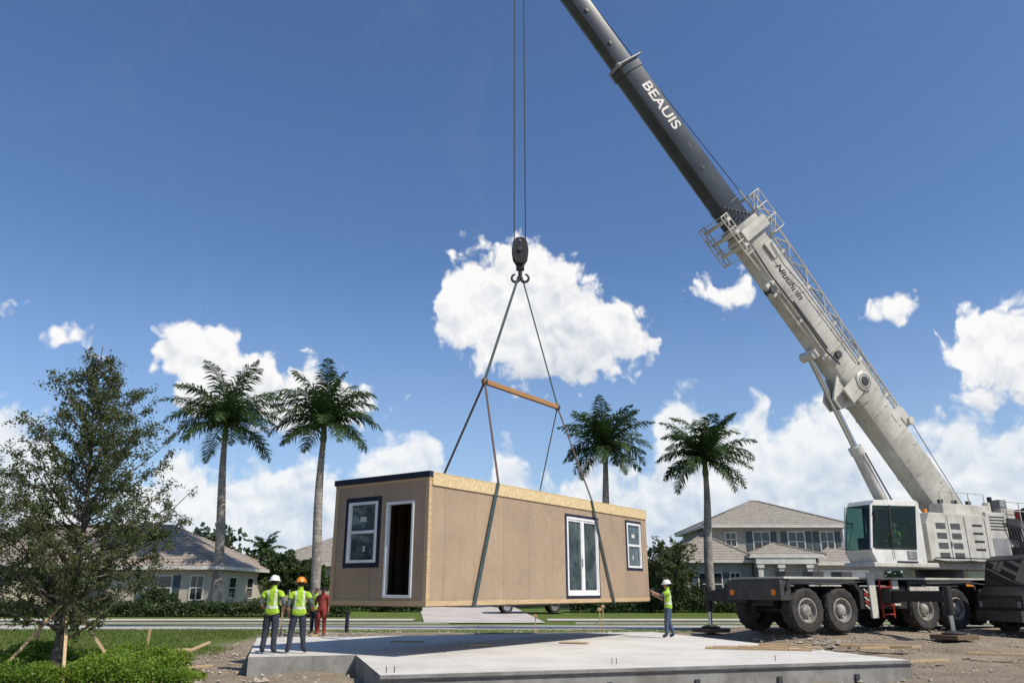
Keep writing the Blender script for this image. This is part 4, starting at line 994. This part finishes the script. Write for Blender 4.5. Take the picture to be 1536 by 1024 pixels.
person('crane_operator',(op.x,op.y,op.z-.32),math.atan2(-(-.914),-.406),{'kl':(-.13,.42,.93),'al':(-.13,.5,.5),'tl':(-.13,.64,.45),'kr':(.13,.42,.93),'ar':(.13,.5,.5),'tr':(.13,.64,.45),'el':(-.27,.08,1.15),'wl':(-.2,.32,1.12),'er':(.27,.08,1.15),'wr':(.2,.32,1.12)},M_vest,M_jean,M_hatw,M_skin,.97,1,True)
b=MB(); a=Matrix.Translation((5.12,26.7,.4))@Matrix.Rotation(R(75),4,'Z')@Vector((-.12,.55,1.42)); c=ml(Lx,-.02,.05)
b.tube([a,a.lerp(c,.5)+Vector((0,0,-.12)),c],.012,6,0); b.obj('tag_line',M_strapb)

# ------------------------------------------------------------------ light, sky, camera
sunh=Vector((.81,-.585,0)).normalized(); el=R(50)
sv=Vector((sunh.x*math.cos(el),sunh.y*math.cos(el),math.sin(el)))
sl_=bpy.data.lights.new('sun','SUN'); sl_.energy=5.0; sl_.angle=R(.53); sl_.color=(1,.93,.82)
so=bpy.data.objects.new('sun',sl_); S.collection.objects.link(so); so.rotation_euler=(-sv).to_track_quat('-Z','Y').to_euler(); so.location=(20,-20,40)
W_=bpy.data.worlds.new('World'); S.world=W_; W_.use_nodes=True; nt=W_.node_tree; bg=nt.nodes['Background']
sky=N(nt,'ShaderNodeTexSky'); sky.sky_type='NISHITA'; sky.sun_disc=False; sky.sun_elevation=el; sky.sun_rotation=math.atan2(sunh.x,sunh.y)
sky.air_density=1.0; sky.dust_density=.6; sky.ozone_density=2.2
tc=N(nt,'ShaderNodeTexCoord').outputs['Generated']
nrm=N(nt,'ShaderNodeVectorMath',operation='NORMALIZE'); L(nt,tc,nrm.inputs[0])
sp=N(nt,'ShaderNodeSeparateXYZ'); L(nt,nrm.outputs[0],sp.inputs[0])
az=math_(nt,'ARCTAN2',sp.outputs[0],sp.outputs[1]); ele=math_(nt,'ARCSINE',sp.outputs[2])
cb=N(nt,'ShaderNodeCombineXYZ'); L(nt,az,cb.inputs[0]); L(nt,ele,cb.inputs[1]); P0=cb.outputs[0]
# cloud layers: rows (tangent of azimuth, tan elevation of top, of base); base>top = clear sky
LA=[(-1.6,.1,.3),(-1.2,.38,.3),(-1.0,.4,.28),(-.8,.3,.36),(-.71,.371,.371),(-.68,.382,.360),(-.655,.365,.375),(-.635,.325,.335),(-.60,.350,.310),(-.56,.342,.312),(-.535,.31,.33),(-.505,.28,.34),(-.49,.335,.285),(-.477,.350,.275),(-.436,.368,.23),(-.408,.362,.218),(-.381,.338,.208),(-.331,.302,.195),(-.286,.300,.192),(-.239,.284,.192),(-.20,.275,.205),(-.17,.24,.25),(-.15,.24,.25),(-.135,.256,.238),(-.122,.26,.31),
(-.118,.36,.40),(-.108,.405,.335),(-.084,.447,.302),(-.063,.466,.284),(-.026,.472,.270),(.011,.492,.258),(.048,.478,.252),(.076,.450,.253),(.103,.422,.256),(.139,.408,.268),(.176,.385,.290),(.203,.350,.312),(.218,.32,.345),(.235,.38,.41),(.255,.412,.386),(.299,.424,.360),(.34,.398,.374),(.36,.36,.40),(.46,.35,.39),(.485,.377,.358),(.53,.390,.350),(.57,.388,.361),(.582,.31,.28),(.61,.360,.232),(.65,.380,.232),(.70,.386,.232),(.85,.37,.25),(1.0,.28,.3),(1.3,.2,.3),(1.7,.4,.3)]
LB=[(-1.6,.10),(-1.2,.2),(-.95,.12),(-.75,.20),(-.66,.245),(-.62,.22),(-.58,.15),(-.53,.11),(-.48,.14),(-.457,.17),(-.445,.185),(-.42,.192),(-.385,.16),(-.32,.168),(-.275,.178),(-.215,.158),(-.18,.195),(-.145,.202),(-.10,.188),(-.085,.15),(-.06,.12),(-.03,.13),(-.015,.188),(.005,.193),(.02,.15),(.07,.145),(.115,.17),(.155,.162),(.185,.205),(.20,.244),(.237,.27),(.262,.215),(.30,.215),(.325,.264),(.345,.215),(.38,.235),(.42,.266),(.46,.245),(.50,.22),(.54,.215),(.58,.245),(.63,.235),(.68,.252),(.8,.21),(1.0,.12),(1.3,.2),(1.7,.1)]
def te(p,q): return math.atan(q*math.cos(math.atan(p)))
AZ0,AZ1=-1.1,1.1
def fcurve(x01,pts):
    n=N(nt,'ShaderNodeFloatCurve'); c=n.mapping.curves[0]; pts=sorted(pts); pts=[(min(1,max(0,a)),min(1,max(0,v))) for a,v in pts]
    c.points[0].location=pts[0]; c.points[-1].location=pts[-1]
    for a,v in pts[1:-1]: c.points.new(a,v)
    for q in c.points: q.handle_type='AUTO'
    n.mapping.extend='HORIZONTAL'; n.mapping.update(); L(nt,x01,n.inputs['Value']); return n.outputs[0]
n1=N(nt,'ShaderNodeTexNoise'); n1.noise_dimensions='2D'; n1.inputs['Scale'].default_value=16; n1.inputs['Detail'].default_value=3; L(nt,P0,n1.inputs['Vector'])
s=N(nt,'ShaderNodeVectorMath',operation='SUBTRACT'); L(nt,n1.outputs['Color'],s.inputs[0]); s.inputs[1].default_value=(.5,.5,.5)
s2=N(nt,'ShaderNodeVectorMath',operation='MULTIPLY_ADD'); L(nt,s.outputs[0],s2.inputs[0]); s2.inputs[1].default_value=(.035,.03,0); L(nt,P0,s2.inputs[2]); PW=s2.outputs[0]
sw=N(nt,'ShaderNodeSeparateXYZ'); L(nt,PW,sw.inputs[0])
x01=math_(nt,'DIVIDE',math_(nt,'SUBTRACT',sw.outputs[0],AZ0),AZ1-AZ0)
def nx01(p): return (math.atan(p)-AZ0)/(AZ1-AZ0)
cA=fcurve(x01,[(nx01(p),(te(p,t)+te(p,q))) for p,t,q in LA])
hA=fcurve(x01,[(nx01(p),.3+(te(p,t)-te(p,q))/2*3) for p,t,q in LA])
tB=fcurve(x01,[(nx01(p),te(p,t)*2.5) for p,t in LB])
cA=math_(nt,'MULTIPLY',cA,.5); hA=math_(nt,'DIVIDE',math_(nt,'SUBTRACT',hA,.3),3)
E_=sw.outputs[1]; relA=math_(nt,'SUBTRACT',E_,cA)
FA=math_(nt,'SUBTRACT',hA,math_(nt,'ABSOLUTE',relA))
tB=math_(nt,'DIVIDE',tB,2.5); FB=math_(nt,'MINIMUM',math_(nt,'SUBTRACT',tB,E_),math_(nt,'SUBTRACT',E_,.005))
def texture(off):
    a=N(nt,'ShaderNodeVectorMath',operation='ADD'); L(nt,PW,a.inputs[0]); a.inputs[1].default_value=off
    fb=noi(nt,a.outputs[0],26,8,.54,0,'2D')
    vo=N(nt,'ShaderNodeTexVoronoi'); vo.voronoi_dimensions='2D'; vo.feature='SMOOTH_F1'; vo.inputs['Scale'].default_value=34; vo.inputs['Smoothness'].default_value=.5
    vo.inputs['Detail'].default_value=2; vo.inputs['Roughness'].default_value=.5
    L(nt,a.outputs[0],vo.inputs['Vector'])
    return math_(nt,'ADD',math_(nt,'MULTIPLY',math_(nt,'SUBTRACT',fb,.5),.080),math_(nt,'MULTIPLY',math_(nt,'SUBTRACT',.42,vo.outputs['Distance']),.034))
T1=texture((0,0,0)); T2=texture((.005,.013,0))
relief=math_(nt,'SUBTRACT',T1,T2)
DA=math_(nt,'ADD',math_(nt,'ADD',FA,.004),T1); DB=math_(nt,'ADD',FB,T1)
aA=ramp(nt,DA,-.005,.018); aB=ramp(nt,DB,-.010,.026)
soft=math_(nt,'MULTIPLY',math_(nt,'SUBTRACT',noi(nt,PW,9,3,.55,0,'2D'),.5),1.4)
litA=math_(nt,'ADD',math_(nt,'ADD',math_(nt,'MULTIPLY_ADD',relief,12,.82),soft),math_(nt,'MULTIPLY',relA,4.4),None,True)
litB=math_(nt,'ADD',math_(nt,'ADD',math_(nt,'MULTIPLY_ADD',relief,11,.90),soft),math_(nt,'MULTIPLY',math_(nt,'SUBTRACT',E_,tB),3.4),None,True)
ccA=mixc(nt,litA,(6.6,7.3,8.5),(12.0,11.9,11.8)); ccB=mixc(nt,litB,(6.4,7.6,9.3),(11.6,11.7,11.7))
skc=mixc(nt,1,sky.outputs[0],(1.12,1.36,1.66),'MULTIPLY')
hz_=math_(nt,'SUBTRACT',1,ramp(nt,ele,-.02,.42)); skc=mixc(nt,math_(nt,'MULTIPLY',hz_,.46),skc,(6.2,8.0,10.4))
ci=ramp(nt,noi(nt,PW,5,5,.6,.6,'2D'),.56,.85); skc=mixc(nt,math_(nt,'MULTIPLY',ci,.05),skc,(7,8,9))
col=mixc(nt,math_(nt,'MULTIPLY',aB,.92),skc,ccB)
col=mixc(nt,math_(nt,'MULTIPLY',aA,.98),col,ccA)
L(nt,col,bg.inputs[0]); bg.inputs[1].default_value=.082
try: W_.cycles.sampling_method='MANUAL'; W_.cycles.sample_map_resolution=512
except Exception: pass

cam=bpy.data.cameras.new('camera'); co=bpy.data.objects.new('camera',cam); S.collection.objects.link(co)
cam.sensor_width=36; cam.lens=27.1; cam.clip_end=6000; cam.clip_start=.1
co.location=(0,0,1.85); co.rotation_euler=(R(90+17.9),0,0); S.camera=co
S.view_settings.view_transform='Standard'; S.view_settings.look='None'; S.view_settings.exposure=0
